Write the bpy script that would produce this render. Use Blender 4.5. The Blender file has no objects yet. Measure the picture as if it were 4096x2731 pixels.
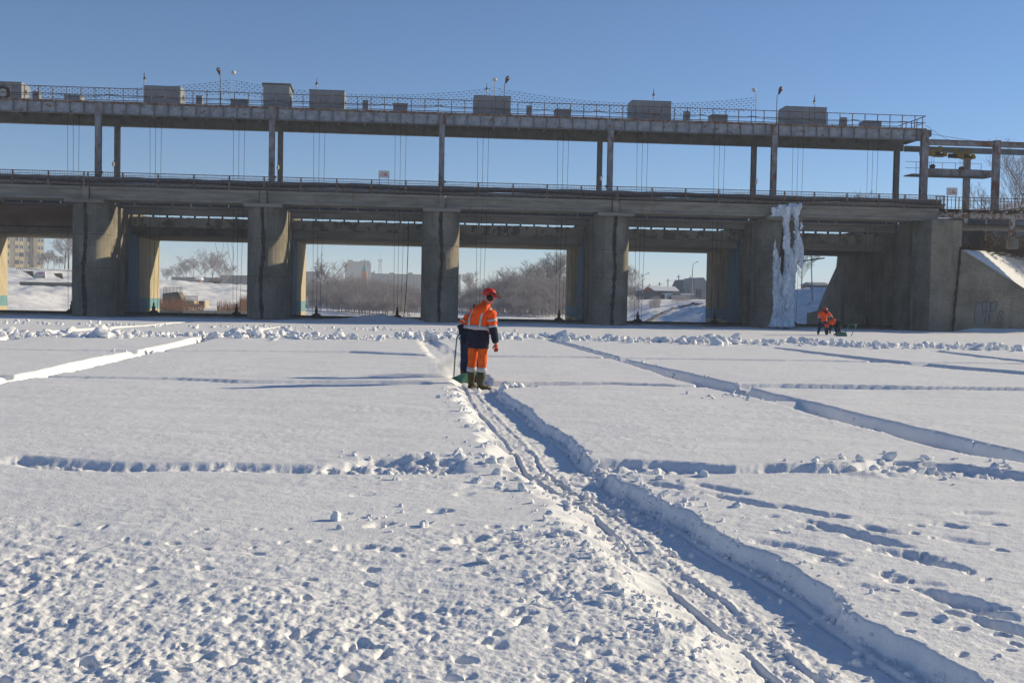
import bpy, math, random
import numpy as np
from mathutils import Vector, Matrix

random.seed(7)
SC = bpy.context.scene
COL = SC.collection

# ------------------------------------------------------------------ camera
FPX = 4400.0                      # focal length in photograph pixels (4096 wide)
CAMZ = 1.6
PSI, PIT, RHO = math.radians(4.85), math.radians(2.08), math.radians(1.08)
cd = np.array([math.sin(PSI)*math.cos(PIT), math.cos(PSI)*math.cos(PIT), -math.sin(PIT)])
cr0 = np.array([math.cos(PSI), -math.sin(PSI), 0.0])
cu0 = np.cross(cr0, cd)
cr = math.cos(RHO)*cr0 + math.sin(RHO)*cu0
cu = -math.sin(RHO)*cr0 + math.cos(RHO)*cu0
CC = np.array([0.0, 0.0, CAMZ])
cam = bpy.data.cameras.new('camera')
camo = bpy.data.objects.new('camera', cam)
COL.objects.link(camo)
camo.matrix_world = Matrix(((cr[0], cu[0], -cd[0], 0), (cr[1], cu[1], -cd[1], 0), (cr[2], cu[2], -cd[2], CAMZ), (0, 0, 0, 1)))
cam.sensor_width = 36.0
cam.sensor_fit = 'HORIZONTAL'
cam.lens = FPX/4096*36
cam.clip_start = 0.1
cam.clip_end = 9000
SC.camera = camo

# ------------------------------------------------------------------ sky and sun
SUN = Vector((2.6, 0.95, 1.0)).normalized()
SUN_EL = math.asin(SUN.z)
SUN_AZ = math.atan2(SUN.x, SUN.y)
world = bpy.data.worlds.new('World')
SC.world = world
world.use_nodes = True
nt = world.node_tree
bg = nt.nodes['Background']
sky = nt.nodes.new('ShaderNodeTexSky')
sky.sky_type = 'NISHITA'
sky.sun_disc = False
sky.sun_elevation = SUN_EL
sky.sun_rotation = SUN_AZ
sky.altitude = 1800
sky.air_density = 1.0
sky.dust_density = 0.05
sky.ozone_density = 5.5
nt.links.new(sky.outputs[0], bg.inputs[0])
bg.inputs[1].default_value = 0.098
sl = bpy.data.lights.new('sun', 'SUN')
sl.energy = 5.0
sl.angle = math.radians(0.53)
sl.color = (1.0, 0.855, 0.59)
so = bpy.data.objects.new('sun', sl)
COL.objects.link(so)
so.rotation_euler = SUN.to_track_quat('Z', 'Y').to_euler()
so.location = (60, 30, 60)
SC.view_settings.view_transform = 'Standard'
SC.view_settings.look = 'None'
SC.view_settings.exposure = 0.15
SC.view_settings.gamma = 1.0
SC.view_settings.use_curve_mapping = False
SC.cycles.use_denoising = True
SC.cycles.max_bounces = 6
SC.cycles.diffuse_bounces = 3
SC.cycles.glossy_bounces = 2
SC.cycles.transmission_bounces = 3
SC.cycles.transparent_max_bounces = 8
SC.cycles.volume_bounces = 2
SC.cycles.sample_clamp_indirect = 4.0

# ------------------------------------------------------------------ pixel -> place
def ray(x, y):
    return cd + (x-2048)/FPX*cr - (y-1365.5)/FPX*cu
def onY(x, y, Y):
    v = ray(x, y)
    return CC + v*(Y/v[1])
def onZ(x, y, z=0.0):
    v = ray(x, y)
    return CC + v*((z-CAMZ)/v[2])
def horizon(x):
    return 1198.7 + (x-1677.5)*0.01885

# ------------------------------------------------------------------ materials
MATS = {}
def mat(name, c1, c2=None, scale=3.0, ramp=(0.4, 0.62), rough=0.85, bump=0.0, bscale=20.0, metal=0.0,
        spec=0.25, stretch=(1, 1, 1), c3=None, scale3=1.0, ramp3=(0.5, 0.6), stretch3=(1, 1, 1), grain=0.0, **kw):
    m = bpy.data.materials.new(name)
    m.use_nodes = True
    n = m.node_tree.nodes
    l = m.node_tree.links
    b = n['Principled BSDF']
    b.inputs['Roughness'].default_value = rough
    b.inputs['Metallic'].default_value = metal
    b.inputs['Specular IOR Level'].default_value = spec
    b.inputs['Base Color'].default_value = (*c1, 1)
    geo = n.new('ShaderNodeNewGeometry')
    def noise(sc, st, det=5):
        mp = n.new('ShaderNodeMapping')
        mp.inputs['Scale'].default_value = st
        l.new(geo.outputs['Position'], mp.inputs['Vector'])
        t = n.new('ShaderNodeTexNoise')
        t.inputs['Scale'].default_value = sc
        t.inputs['Detail'].default_value = det
        t.inputs['Roughness'].default_value = 0.6
        l.new(mp.outputs[0], t.inputs['Vector'])
        return t
    col = None
    if c2 is not None:
        t = noise(scale, stretch)
        r = n.new('ShaderNodeValToRGB')
        r.color_ramp.elements[0].position = ramp[0]
        r.color_ramp.elements[1].position = ramp[1]
        r.color_ramp.elements[0].color = (*c1, 1)
        r.color_ramp.elements[1].color = (*c2, 1)
        l.new(t.outputs[0], r.inputs[0])
        col = r.outputs[0]
        if c3 is not None:
            t3 = noise(scale3, stretch3)
            r3 = n.new('ShaderNodeValToRGB')
            r3.color_ramp.elements[0].position = ramp3[0]
            r3.color_ramp.elements[1].position = ramp3[1]
            r3.color_ramp.elements[0].color = (0, 0, 0, 1)
            r3.color_ramp.elements[1].color = (1, 1, 1, 1)
            l.new(t3.outputs[0], r3.inputs[0])
            mx = n.new('ShaderNodeMix')
            mx.data_type = 'RGBA'
            l.new(r3.outputs[0], mx.inputs[0])
            l.new(col, mx.inputs[6])
            mx.inputs[7].default_value = (*c3, 1)
            col = mx.outputs[2]
        l.new(col, b.inputs['Base Color'])
    if bump:
        t = noise(bscale, (1, 1, 1), 4)
        bp = n.new('ShaderNodeBump')
        bp.inputs['Strength'].default_value = bump
        bp.inputs['Distance'].default_value = kw.get('bdist', 0.02)
        l.new(t.outputs[0], bp.inputs['Height'])
        if kw.get('bump2'):
            t2 = noise(kw['bscale2'], (1, 1, 1), 4)
            b2 = n.new('ShaderNodeBump')
            b2.inputs['Strength'].default_value = kw['bump2']
            b2.inputs['Distance'].default_value = kw['bdist2']
            l.new(t2.outputs[0], b2.inputs['Height'])
            l.new(b2.outputs[0], bp.inputs['Normal'])
        l.new(bp.outputs[0], b.inputs['Normal'])
    if kw.get('alpha') is not None:
        b.inputs['Alpha'].default_value = kw['alpha']
    if kw.get('trans'):
        b.inputs['Transmission Weight'].default_value = kw['trans']
    if kw.get('sss'):
        b.inputs['Subsurface Weight'].default_value = kw['sss']
        b.inputs['Subsurface Radius'].default_value = (0.05, 0.08, 0.12)
    MATS[name] = m
    return m

mat('snow', (0.81, 0.815, 0.83), (0.86, 0.865, 0.875), scale=1.5, rough=0.75, bump=0.6, bscale=60, spec=0.2, bdist=0.010, bump2=0.35, bscale2=19, bdist2=0.016)
mat('snow_far', (0.74, 0.745, 0.76), (0.85, 0.855, 0.865), scale=0.35, rough=0.9, bump=0.6, bscale=1.2, bdist=0.25,
    c3=(0.20, 0.17, 0.14), scale3=0.8, ramp3=(0.66, 0.78), stretch3=(1, 0.5, 1))
mat('clod', (0.80, 0.805, 0.82), (0.86, 0.865, 0.875), scale=6, rough=0.75, bump=0.6, bscale=26, bdist=.02)
def concrete_mat(name, dark, light, stain, line=0.10):
    m = mat(name, dark, light, scale=0.55, ramp=(0.36, 0.66), rough=0.95, bump=0.5, bscale=9, bdist=0.02, bump2=0.35, bscale2=45, bdist2=0.008,
            c3=stain, scale3=0.8, ramp3=(0.56, 0.74), stretch3=(1.3, 1.3, 0.16))
    n = m.node_tree.nodes; l = m.node_tree.links
    b = n['Principled BSDF']
    src = b.inputs['Base Color'].links[0].from_socket
    geo = n.new('ShaderNodeNewGeometry')
    # board marks and pour lines
    w = n.new('ShaderNodeTexWave'); w.wave_type = 'BANDS'; w.bands_direction = 'Z'; w.wave_profile = 'SAW'
    w.inputs['Scale'].default_value = 0.62; w.inputs['Distortion'].default_value = 0.5; w.inputs['Detail'].default_value = 3; w.inputs['Detail Scale'].default_value = 1.5
    l.new(geo.outputs['Position'], w.inputs['Vector'])
    r = n.new('ShaderNodeMapRange'); r.inputs[1].default_value = 0.0; r.inputs[2].default_value = 0.07; r.inputs[3].default_value = 1.0-line*2.2; r.inputs[4].default_value = 1.0
    l.new(w.outputs[0], r.inputs[0])
    # speckle of pores and pale lime patches
    t = n.new('ShaderNodeTexNoise'); t.inputs['Scale'].default_value = 7.0; t.inputs['Detail'].default_value = 8; t.inputs['Roughness'].default_value = 0.75
    l.new(geo.outputs['Position'], t.inputs['Vector'])
    r2 = n.new('ShaderNodeMapRange'); r2.inputs[1].default_value = 0.3; r2.inputs[2].default_value = 0.7; r2.inputs[3].default_value = 0.72; r2.inputs[4].default_value = 1.25
    l.new(t.outputs[0], r2.inputs[0])
    mu = n.new('ShaderNodeMath'); mu.operation = 'MULTIPLY'; l.new(r.outputs[0], mu.inputs[0]); l.new(r2.outputs[0], mu.inputs[1])
    mx = n.new('ShaderNodeMix'); mx.data_type = 'RGBA'; mx.blend_type = 'MULTIPLY'; mx.inputs[0].default_value = 1.0
    l.new(src, mx.inputs[6]); l.new(mu.outputs[0], mx.inputs[7])
    l.new(mx.outputs[2], b.inputs['Base Color'])
    return m
concrete_mat('concrete', (0.16, 0.145, 0.115), (0.265, 0.24, 0.195), (0.10, 0.09, 0.074))
mat('concrete_beam', (0.195, 0.18, 0.15), (0.285, 0.262, 0.222), scale=0.8, stretch=(0.5, 1, 2.5), rough=0.95, bump=0.3, bscale=10,
    c3=(0.20, 0.13, 0.055), scale3=1.1, ramp3=(0.63, 0.74), stretch3=(1.4, 1, 0.08))
mat('concrete_dark', (0.07, 0.068, 0.062), (0.13, 0.12, 0.105), scale=1.2, rough=0.95, bump=0.3, bscale=8)
mat('concrete_flaked', (0.27, 0.26, 0.24), (0.12, 0.115, 0.105), scale=1.7, ramp=(0.50, 0.56), stretch=(1, 1, 0.8), rough=0.95, bump=0.4, bscale=6,
    c3=(0.20, 0.185, 0.16), scale3=0.5, ramp3=(0.45, 0.7))
mat('bare_ice', (0.16, 0.18, 0.20), (0.45, 0.48, 0.52), scale=0.6, ramp=(0.42, 0.7), stretch=(0.4, 1, 1), rough=0.45, spec=0.4, bump=0.2, bscale=3)
mat('joint', (0.028, 0.025, 0.023), (0.06, 0.055, 0.05), scale=4, rough=1.0)
mat('beige_paint', (0.46, 0.40, 0.285), (0.37, 0.32, 0.225), scale=2.2, stretch=(1, 1, 0.4), rough=0.9, c3=(0.22, 0.18, 0.13), scale3=3.0, ramp3=(0.66, 0.74))
mat('teal_paint', (0.12, 0.25, 0.30), (0.17, 0.30, 0.33), scale=2.0, rough=0.8, c3=(0.25, 0.22, 0.17), scale3=3.0, ramp3=(0.68, 0.76))
mat('blue_paint', (0.035, 0.12, 0.22), (0.06, 0.17, 0.27), scale=2.5, stretch=(1, 1, 0.3), rough=0.75, c3=(0.16, 0.14, 0.11), scale3=3.5, ramp3=(0.66, 0.74))
mat('girder_paint', (0.34, 0.365, 0.41), (0.235, 0.255, 0.29), scale=2.5, ramp=(0.42, 0.6), rough=0.7, c3=(0.20, 0.105, 0.065), scale3=1.6, ramp3=(0.575, 0.66), stretch3=(1, 1, 1.6))
mat('girder_edge', (0.20, 0.10, 0.065), (0.30, 0.26, 0.24), scale=3.5, ramp=(0.46, 0.56), rough=0.85)
mat('column_paint', (0.27, 0.28, 0.30), (0.17, 0.15, 0.15), scale=2.0, stretch=(1, 1, 0.5), rough=0.75, c3=(0.17, 0.07, 0.045), scale3=1.1, ramp3=(0.54, 0.60), stretch3=(1, 1, 0.6))
mat('grey_steel', (0.13, 0.137, 0.14), (0.185, 0.19, 0.185), scale=1.5, rough=0.75)
mat('rust_rail', (0.13, 0.065, 0.045), (0.24, 0.20, 0.18), scale=5, ramp=(0.48, 0.58), rough=0.85)
mat('rust_white', (0.34, 0.33, 0.32), (0.17, 0.085, 0.05), scale=3.0, ramp=(0.47, 0.55), rough=0.85)
mat('yellow_rail', (0.30, 0.24, 0.13), (0.19, 0.13, 0.08), scale=6, rough=0.8)
mat('rust_gate', (0.10, 0.062, 0.045), (0.17, 0.12, 0.09), scale=0.7, stretch=(0.4, 1, 1.5), rough=0.9)
mat('cabinet', (0.215, 0.23, 0.25), (0.26, 0.275, 0.295), scale=1.2, rough=0.55)
mat('cabinet_light', (0.55, 0.55, 0.53), (0.62, 0.61, 0.58), scale=1.2, rough=0.5)
mat('cable', (0.02, 0.02, 0.022), (0.04, 0.04, 0.04), scale=8, rough=0.7)
mat('lagging', (0.14, 0.135, 0.13), (0.23, 0.215, 0.20), scale=4, stretch=(2.5, 1, 1), rough=0.9, bump=0.6, bscale=7, bdist=0.05)
mat('lagging_light', (0.40, 0.38, 0.35), (0.28, 0.26, 0.24), scale=4, stretch=(2, 1, 1), rough=0.9, bump=0.5, bscale=8, bdist=0.04)
mat('hose', (0.02, 0.023, 0.035), (0.035, 0.038, 0.05), scale=3, rough=0.5)
mat('lamp_dark', (0.07, 0.03, 0.03), (0.11, 0.06, 0.05), scale=6, rough=0.5)
mat('lamp_light', (0.52, 0.52, 0.48), (0.60, 0.60, 0.55), scale=6, rough=0.4)
mat('bulb', (0.62, 0.61, 0.55), rough=0.2)
mat('sign_white', (0.60, 0.58, 0.56), (0.66, 0.65, 0.63), scale=5, rough=0.6)
mat('sign_red', (0.45, 0.045, 0.04), rough=0.6)
mat('corrugated_blue', (0.055, 0.075, 0.105), (0.08, 0.10, 0.13), scale=1.0, rough=0.6)
mat('hoist_yellow', (0.34, 0.22, 0.04), (0.24, 0.15, 0.035), scale=4, rough=0.6)
mat('hoist_dark', (0.03, 0.035, 0.045), (0.05, 0.05, 0.055), scale=6, rough=0.6)
mat('graffiti', (0.085, 0.09, 0.11), rough=0.8)
mat('graffiti_fill', (0.175, 0.178, 0.18), rough=0.9)

# ------------------------------------------------------------------ mesh helpers
def root_loc(o):
    p = Vector((0, 0, 0))
    while o is not None:
        p = p + o.location
        o = o.parent
    return p
class MB:
    def __init__(s):
        s.v = []
        s.f = []
    def add(s, vs, fs):
        k = len(s.v)
        s.v.extend([tuple(map(float, p)) for p in vs])
        s.f.extend([tuple(i+k for i in f) for f in fs])
        return s
    def box(s, x0, x1, y0, y1, z0, z1):
        return s.add([(x0, y0, z0), (x1, y0, z0), (x1, y1, z0), (x0, y1, z0), (x0, y0, z1), (x1, y0, z1), (x1, y1, z1), (x0, y1, z1)],
                     [(0, 3, 2, 1), (4, 5, 6, 7), (0, 1, 5, 4), (1, 2, 6, 5), (2, 3, 7, 6), (3, 0, 4, 7)])
    def cbox(s, c, sx, sy, sz, rz=0.0):
        co, si = math.cos(rz), math.sin(rz)
        vs = []
        for dz in (-.5, .5):
            for dx, dy in ((-.5, -.5), (.5, -.5), (.5, .5), (-.5, .5)):
                X, Y = dx*sx, dy*sy
                vs.append((c[0]+X*co-Y*si, c[1]+X*si+Y*co, c[2]+dz*sz))
        return s.add(vs, [(0, 3, 2, 1), (4, 5, 6, 7), (0, 1, 5, 4), (1, 2, 6, 5), (2, 3, 7, 6), (3, 0, 4, 7)])
    def tube(s, pts, rad, n=8, cap=True, ell=None):
        """tube along pts; rad number or list; ell=(flatten factor on second axis)"""
        P = [Vector(p) for p in pts]
        R = rad if isinstance(rad, (list, tuple)) else [rad]*len(P)
        vs = []
        prev = None
        for i, p in enumerate(P):
            t = (P[min(i+1, len(P)-1)] - P[max(i-1, 0)])
            t = t.normalized() if t.length > 1e-9 else Vector((0, 0, 1))
            if prev is None:
                a = t.orthogonal().normalized() if abs(t.z) < 0.99 else Vector((1, 0, 0))
                if abs(t.z) >= 0.99:
                    a = (a - t*a.dot(t)).normalized()
            else:
                a = (prev - t*prev.dot(t)).normalized()
            prev = a
            b = t.cross(a)
            r = R[i]
            ra, rb = (r if isinstance(r, tuple) else (r, r if ell is None else r*ell))
            for k in range(n):
                w = 2*math.pi*k/n
                vs.append(p + a*(ra*math.cos(w)) + b*(rb*math.sin(w)))
        fs = []
        for i in range(len(P)-1):
            for k in range(n):
                fs.append((i*n+k, i*n+(k+1) % n, (i+1)*n+(k+1) % n, (i+1)*n+k))
        if cap:
            fs.append(tuple(range(n-1, -1, -1)))
            fs.append(tuple((len(P)-1)*n+k for k in range(n)))
        return s.add(vs, fs)
    def cyl(s, p0, p1, r0, r1=None, n=8):
        return s.tube([p0, p1], [r0, r0 if r1 is None else r1], n)
    def prism(s, outline, axis, a, b):
        """outline: 2-D points; extruded from a to b along axis ('x','y','z')"""
        def pt(p, w):
            return {'x': (w, p[0], p[1]), 'y': (p[0], w, p[1]), 'z': (p[0], p[1], w)}[axis]
        n = len(outline)
        vs = [pt(p, a) for p in outline] + [pt(p, b) for p in outline]
        fs = [tuple(range(n)), tuple(range(2*n-1, n-1, -1))] + [(i, n+i, n+(i+1) % n, (i+1) % n) for i in range(n)]
        return s.add(vs, fs)
    def loft(s, rings, cap=True, closed=True):
        n = len(rings[0])
        vs = [p for r in rings for p in r]
        fs = []
        for i in range(len(rings)-1):
            for k in range(n if closed else n-1):
                fs.append((i*n+k, i*n+(k+1) % n, (i+1)*n+(k+1) % n, (i+1)*n+k))
        if cap:
            fs.append(tuple(range(n-1, -1, -1)))
            fs.append(tuple((len(rings)-1)*n+k for k in range(n)))
        return s.add(vs, fs)
    def sphere(s, c, r, sx=1, sy=1, sz=1, nu=10, nv=6):
        rings = []
        for j in range(1, nv):
            ph = math.pi*j/nv
            rings.append([(c[0]+r*sx*math.sin(ph)*math.cos(2*math.pi*k/nu), c[1]+r*sy*math.sin(ph)*math.sin(2*math.pi*k/nu), c[2]-r*sz*math.cos(ph)) for k in range(nu)])
        k0 = len(s.v)
        s.loft(rings, cap=False)
        s.v.append((c[0], c[1], c[2]-r*sz))
        s.v.append((c[0], c[1], c[2]+r*sz))
        m = len(rings)
        for k in range(nu):
            s.f.append((k0+(k+1) % nu, k0+k, k0+m*nu))
            s.f.append((k0+(m-1)*nu+k, k0+(m-1)*nu+(k+1) % nu, k0+m*nu+1))
        return s
    def build(s, name, material, parent=None, smooth=False, kind=None, bevel=0.0):
        off = root_loc(parent)
        me = bpy.data.meshes.new(name)
        me.from_pydata([(p[0]-off.x, p[1]-off.y, p[2]-off.z) for p in s.v], [], s.f)
        me.update()
        o = bpy.data.objects.new(name, me)
        COL.objects.link(o)
        me.materials.append(MATS[material] if isinstance(material, str) else material)
        if smooth:
            me.polygons.foreach_set('use_smooth', [True]*len(me.polygons))
        if parent is not None:
            o.parent = parent
        if kind:
            o['kind'] = kind
        if bevel:
            bm = o.modifiers.new('bevel', 'BEVEL')
            bm.width = bevel
            bm.segments = 2
            bm.limit_method = 'ANGLE'
        return o
def tag(o, label, cat, group=None, kind=None):
    o['label'] = label
    o['category'] = cat
    if group:
        o['group'] = group
    if kind:
        o['kind'] = kind
    return o
def thing(name, label, cat, loc=(0, 0, 0), group=None):
    o = bpy.data.objects.new(name, None)
    COL.objects.link(o)
    o.location = tuple(map(float, loc))
    o.empty_display_size = 0.3
    return tag(o, label, cat, group)
def share(src, name, loc, parent):
    """another object with the same mesh as src, placed at loc (parent's space)"""
    o = bpy.data.objects.new(name, src.data)
    COL.objects.link(o)
    o.parent = parent
    o.location = loc
    return o
ORD = ['first', 'second', 'third', 'fourth', 'fifth', 'sixth', 'seventh', 'eighth']

# numpy value noise
_rng = np.random.RandomState(11)
_TAB = _rng.rand(8, 256, 256)
def vnoise(x, y, s=0):
    x = np.asarray(x, float); y = np.asarray(y, float)
    xi = np.floor(x).astype(np.int64); yi = np.floor(y).astype(np.int64)
    fx = x-xi; fy = y-yi
    fx = fx*fx*fx*(fx*(fx*6-15)+10); fy = fy*fy*fy*(fy*(fy*6-15)+10)
    T = _TAB[s % 8]
    a, b = xi & 255, (xi+1) & 255
    c, d = yi & 255, (yi+1) & 255
    return (T[a, c]*(1-fx)+T[b, c]*fx)*(1-fy) + (T[a, d]*(1-fx)+T[b, d]*fx)*fy
def fbm(x, y, o=4, s=0, gain=0.5):
    t = 0; a = 1.0; n = 0
    for i in range(o):
        t = t + a*(vnoise(x, y, s+i)-0.5)*2
        n += a
        a *= gain
        x, y = 2.03*(0.8*x-0.6*y)+17.1, 2.03*(0.6*x+0.8*y)+5.3
    return t/n
def sstep(t):
    t = np.clip(t, 0, 1)
    return t*t*(3-2*t)
def grid_mesh(name, X, Y, Z, material, smooth=True):
    R, Cn = X.shape
    me = bpy.data.meshes.new(name)
    nv = R*Cn
    me.vertices.add(nv)
    co = np.stack([X, Y, Z], -1).reshape(-1).astype(np.float32)
    me.vertices.foreach_set('co', co)
    i = np.arange(R-1)[:, None]*Cn + np.arange(Cn-1)[None, :]
    q = np.stack([i, i+1, i+Cn+1, i+Cn], -1).reshape(-1, 4)
    nf = len(q)
    me.loops.add(nf*4)
    me.loops.foreach_set('vertex_index', q.reshape(-1).astype(np.int32))
    me.polygons.add(nf)
    me.polygons.foreach_set('loop_start', np.arange(0, nf*4, 4, dtype=np.int32))
    try:
        me.polygons.foreach_set('loop_total', np.full(nf, 4, dtype=np.int32))
    except Exception:
        pass
    if smooth:
        me.polygons.foreach_set('use_smooth', np.ones(nf, dtype=bool))
    me.update(calc_edges=True)
    me.validate()
    o = bpy.data.objects.new(name, me)
    COL.objects.link(o)
    me.materials.append(MATS[material])
    return o

def volume_mat(name, density, color, aniso=0.0):
    m = bpy.data.materials.new(name); m.use_nodes = True
    n = m.node_tree.nodes; l = m.node_tree.links
    n.remove(n['Principled BSDF'])
    v = n.new('ShaderNodeVolumePrincipled')
    v.inputs['Color'].default_value = (*color, 1)
    v.inputs['Density'].default_value = density
    v.inputs['Anisotropy'].default_value = aniso
    l.new(v.outputs[0], n['Material Output'].inputs['Volume'])
    return m, v
# ================================================================== SNOW FIELD
def gpts(px):
    """photograph pixels on the snow surface -> ground points"""
    return np.array([onZ(x, y)[:2] for x, y in px])
def line_y(px):
    g = gpts(px)
    g = g[np.argsort(g[:, 1])]
    return g[:, 1], g[:, 0]
def line_x(px):
    g = gpts(px)
    g = g[np.argsort(g[:, 0])]
    return g[:, 0], g[:, 1]
MAIN_R = line_y([(3955, 2731), (3611, 2556), (3395, 2416), (3274, 2321), (3080, 2225), (2893, 2136), (2753, 2053), (2600, 1968), (2514, 1925), (2359, 1818), (2312, 1770), (2199, 1696), (2091, 1621), (2014, 1568), (1961, 1508), (1870, 1440), (1776, 1377), (1711, 1342)])
MAIN_L = line_y([(2905, 2731), (2765, 2537), (2640, 2420), (2530, 2330), (2413, 2233), (2371, 2138), (2310, 2066), (2204, 1960), (2060, 1890), (1973, 1850), (1967, 1776), (1901, 1687), (1840, 1600), (1818, 1538), (1776, 1473), (1705, 1401), (1657, 1336)])
RGT_R = line_y([(4500, 1930), (4096, 1808), (3828, 1743), (3388, 1645), (3204, 1594), (3080, 1568), (2997, 1547), (2848, 1511), (2700, 1480), (2520, 1440), (2371, 1398), (2192, 1350)])
RGT_L = line_y([(4500, 1990), (4096, 1852), (3739, 1790), (3501, 1720), (3293, 1672), (3032, 1594), (2789, 1540), (2686, 1511), (2538, 1463), (2323, 1401), (2160, 1352)])
LFT_L = line_y([(-500, 1640), (24, 1503), (149, 1479), (310, 1443), (521, 1406), (756, 1356), (881, 1334), (988, 1320), (1095, 1309)])
LFT_R = line_y([(-450, 1680), (30, 1528), (345, 1472), (521, 1432), (762, 1376), (900, 1346), (1040, 1322), (1110, 1311)])
LF2_L = line_y([(-60, 1362), (54, 1341), (178, 1326), (410, 1310), (545, 1303)])
LF2_R = line_y([(-60, 1378), (60, 1356), (185, 1338), (420, 1317), (560, 1307)])
RG2_R = line_y([(3139, 1394), (3531, 1438), (4096, 1484), (4700, 1530)])
RG2_L = line_y([(3100, 1396), (3500, 1447), (4080, 1497), (4690, 1548)])
RG3_R = line_y([(3709, 1399), (4096, 1440), (4700, 1490)])
RG3_L = line_y([(3690, 1402), (4080, 1447), (4690, 1500)])
C1L_F = line_x([(-300, 1818), (0, 1825), (107, 1817), (297, 1826), (600, 1840), (900, 1848), (1300, 1856), (1500, 1830), (1800, 1836), (1990, 1850)])
C1L_N = line_x([(-300, 1838), (0, 1852), (178, 1875), (476, 1882), (773, 1880), (1011, 1888), (1300, 1898), (1538, 1896), (1895, 1888), (2000, 1890)])
C1R_F = line_x([(2480, 1838), (2700, 1846), (2937, 1866), (3098, 1858), (3412, 1862), (3560, 1838), (3800, 1850), (4050, 1880), (4300, 1900)])
C1R_N = line_x([(2400, 1895), (2700, 1900), (3204, 1898), (3531, 1900), (4006, 1916), (4300, 1930)])
C2L_F = line_x([(333, 1500), (700, 1506), (952, 1514), (1300, 1518), (1800, 1524)])
C2L_N = line_x([(333, 1510), (700, 1518), (952, 1528), (1300, 1536), (1820, 1540)])
C2R_F = line_x([(2010, 1524), (2240, 1526), (2448, 1528), (2700, 1537), (3115, 1535), (3353, 1539), (3700, 1545), (4096, 1550), (4700, 1560)])
C2R_N = line_x([(2010, 1545), (2240, 1543), (2448, 1540), (2700, 1548), (3115, 1552), (3353, 1556), (3700, 1557), (4096, 1562), (4700, 1572)])
C3_F = line_x([(-600, 1388), (0, 1393), (518, 1399), (1400, 1404), (1705, 1417), (2395, 1427), (3531, 1444), (4096, 1451), (4700, 1460)])
C3_N = line_x([(-600, 1395), (0, 1399), (518, 1405), (1400, 1412), (1705, 1425), (2395, 1434), (3531, 1450), (4096, 1457), (4700, 1466)])
CLOD_LINE = [(-500, 1332), (0, 1338), (250, 1345), (700, 1346), (1150, 1349), (1450, 1356), (1650, 1352), (2000, 1352), (2150, 1350), (2450, 1362), (2700, 1371), (3100, 1376), (3400, 1384), (3700, 1392), (4096, 1400), (4500, 1412)]
CL_X, CL_Y = line_x(CLOD_LINE)

TRAMP_L = line_x([(-200, 2075), (0, 2085), (350, 2110), (700, 2150), (1100, 2190), (1350, 2205), (1600, 2160), (1900, 2150), (2300, 2130), (2420, 2230)])
FEET = [(2664, 1939, .54, -1.0, .07), (2886, 1955, .66, -1.05, .08), (2990, 2006, .95, -1.0, .09), (3240, 2047, .75, -1.0, .09), (3330, 2062, .3, -.4, .07), (3300, 2118, .5, -.6, .10), (3420, 2132, .9, -1.1, .10), (3520, 2165, .5, -.9, .08),
        (3510, 2120, .36, -1.1, .05), (3796, 2103, .26, -.6, .08), (3993, 2099, .17, -.1, .08), (3891, 2051, .34, .15, .035),
        (3130, 2180, .5, -.8, .06), (3260, 2205, .4, -1.0, .06), (3640, 2215, .45, -.8, .08), (3720, 2245, .55, -.9, .12), (3820, 2390, .5, -.9, .10), (3900, 2430, .55, -1.0, .13), (4010, 2500, .4, -1.1, .10),
        (3440, 2350, .3, -.5, .035), (3660, 2330, .36, -.3, .03), (3850, 2160, .35, -.9, .035), (3300, 2250, .25, -.5, .035), (3560, 2300, .2, 0, .03),
        (1758, 2046, .22, .0, .08), (1520, 2108, .32, .8, .06), (1850, 1975, .2, .6, .04), (1450, 1980, .2, .5, .03), (1880, 2170, .3, .6, .07),
        (1420, 2205, .30, .5, .08), (1560, 2214, .2, .1, .06), (1760, 2213, .14, .1, .06), (1930, 2218, .14, 0, .06), (2030, 2170, .2, 0, .05),
        (2080, 2125, .14, 0, .05), (2240, 2140, .34, -.6, .06), (1830, 2110, .10, 0, .03), (280, 2102, .13, 0, .05), (690, 2180, .10, 0, .05)]
FEET_G = [(*onZ(x, y)[:2], L, a, d) for x, y, L, a, d in FEET]
_r2 = np.random.RandomState(5)
DENTS = []
for k in range(190):
    if k < 140:
        x, y = _r2.uniform(-150, 2500), 2100 + (2760-2100)*_r2.rand()**0.9
    else:
        x, y = _r2.uniform(3050, 4250), 2060 + 640*_r2.rand()
    g = onZ(x, y)
    DENTS.append((g[0], g[1], _r2.uniform(.05, .15), _r2.uniform(-1.5, 1.5), _r2.uniform(.012, .045), _r2.uniform(.4, .8)))

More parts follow.
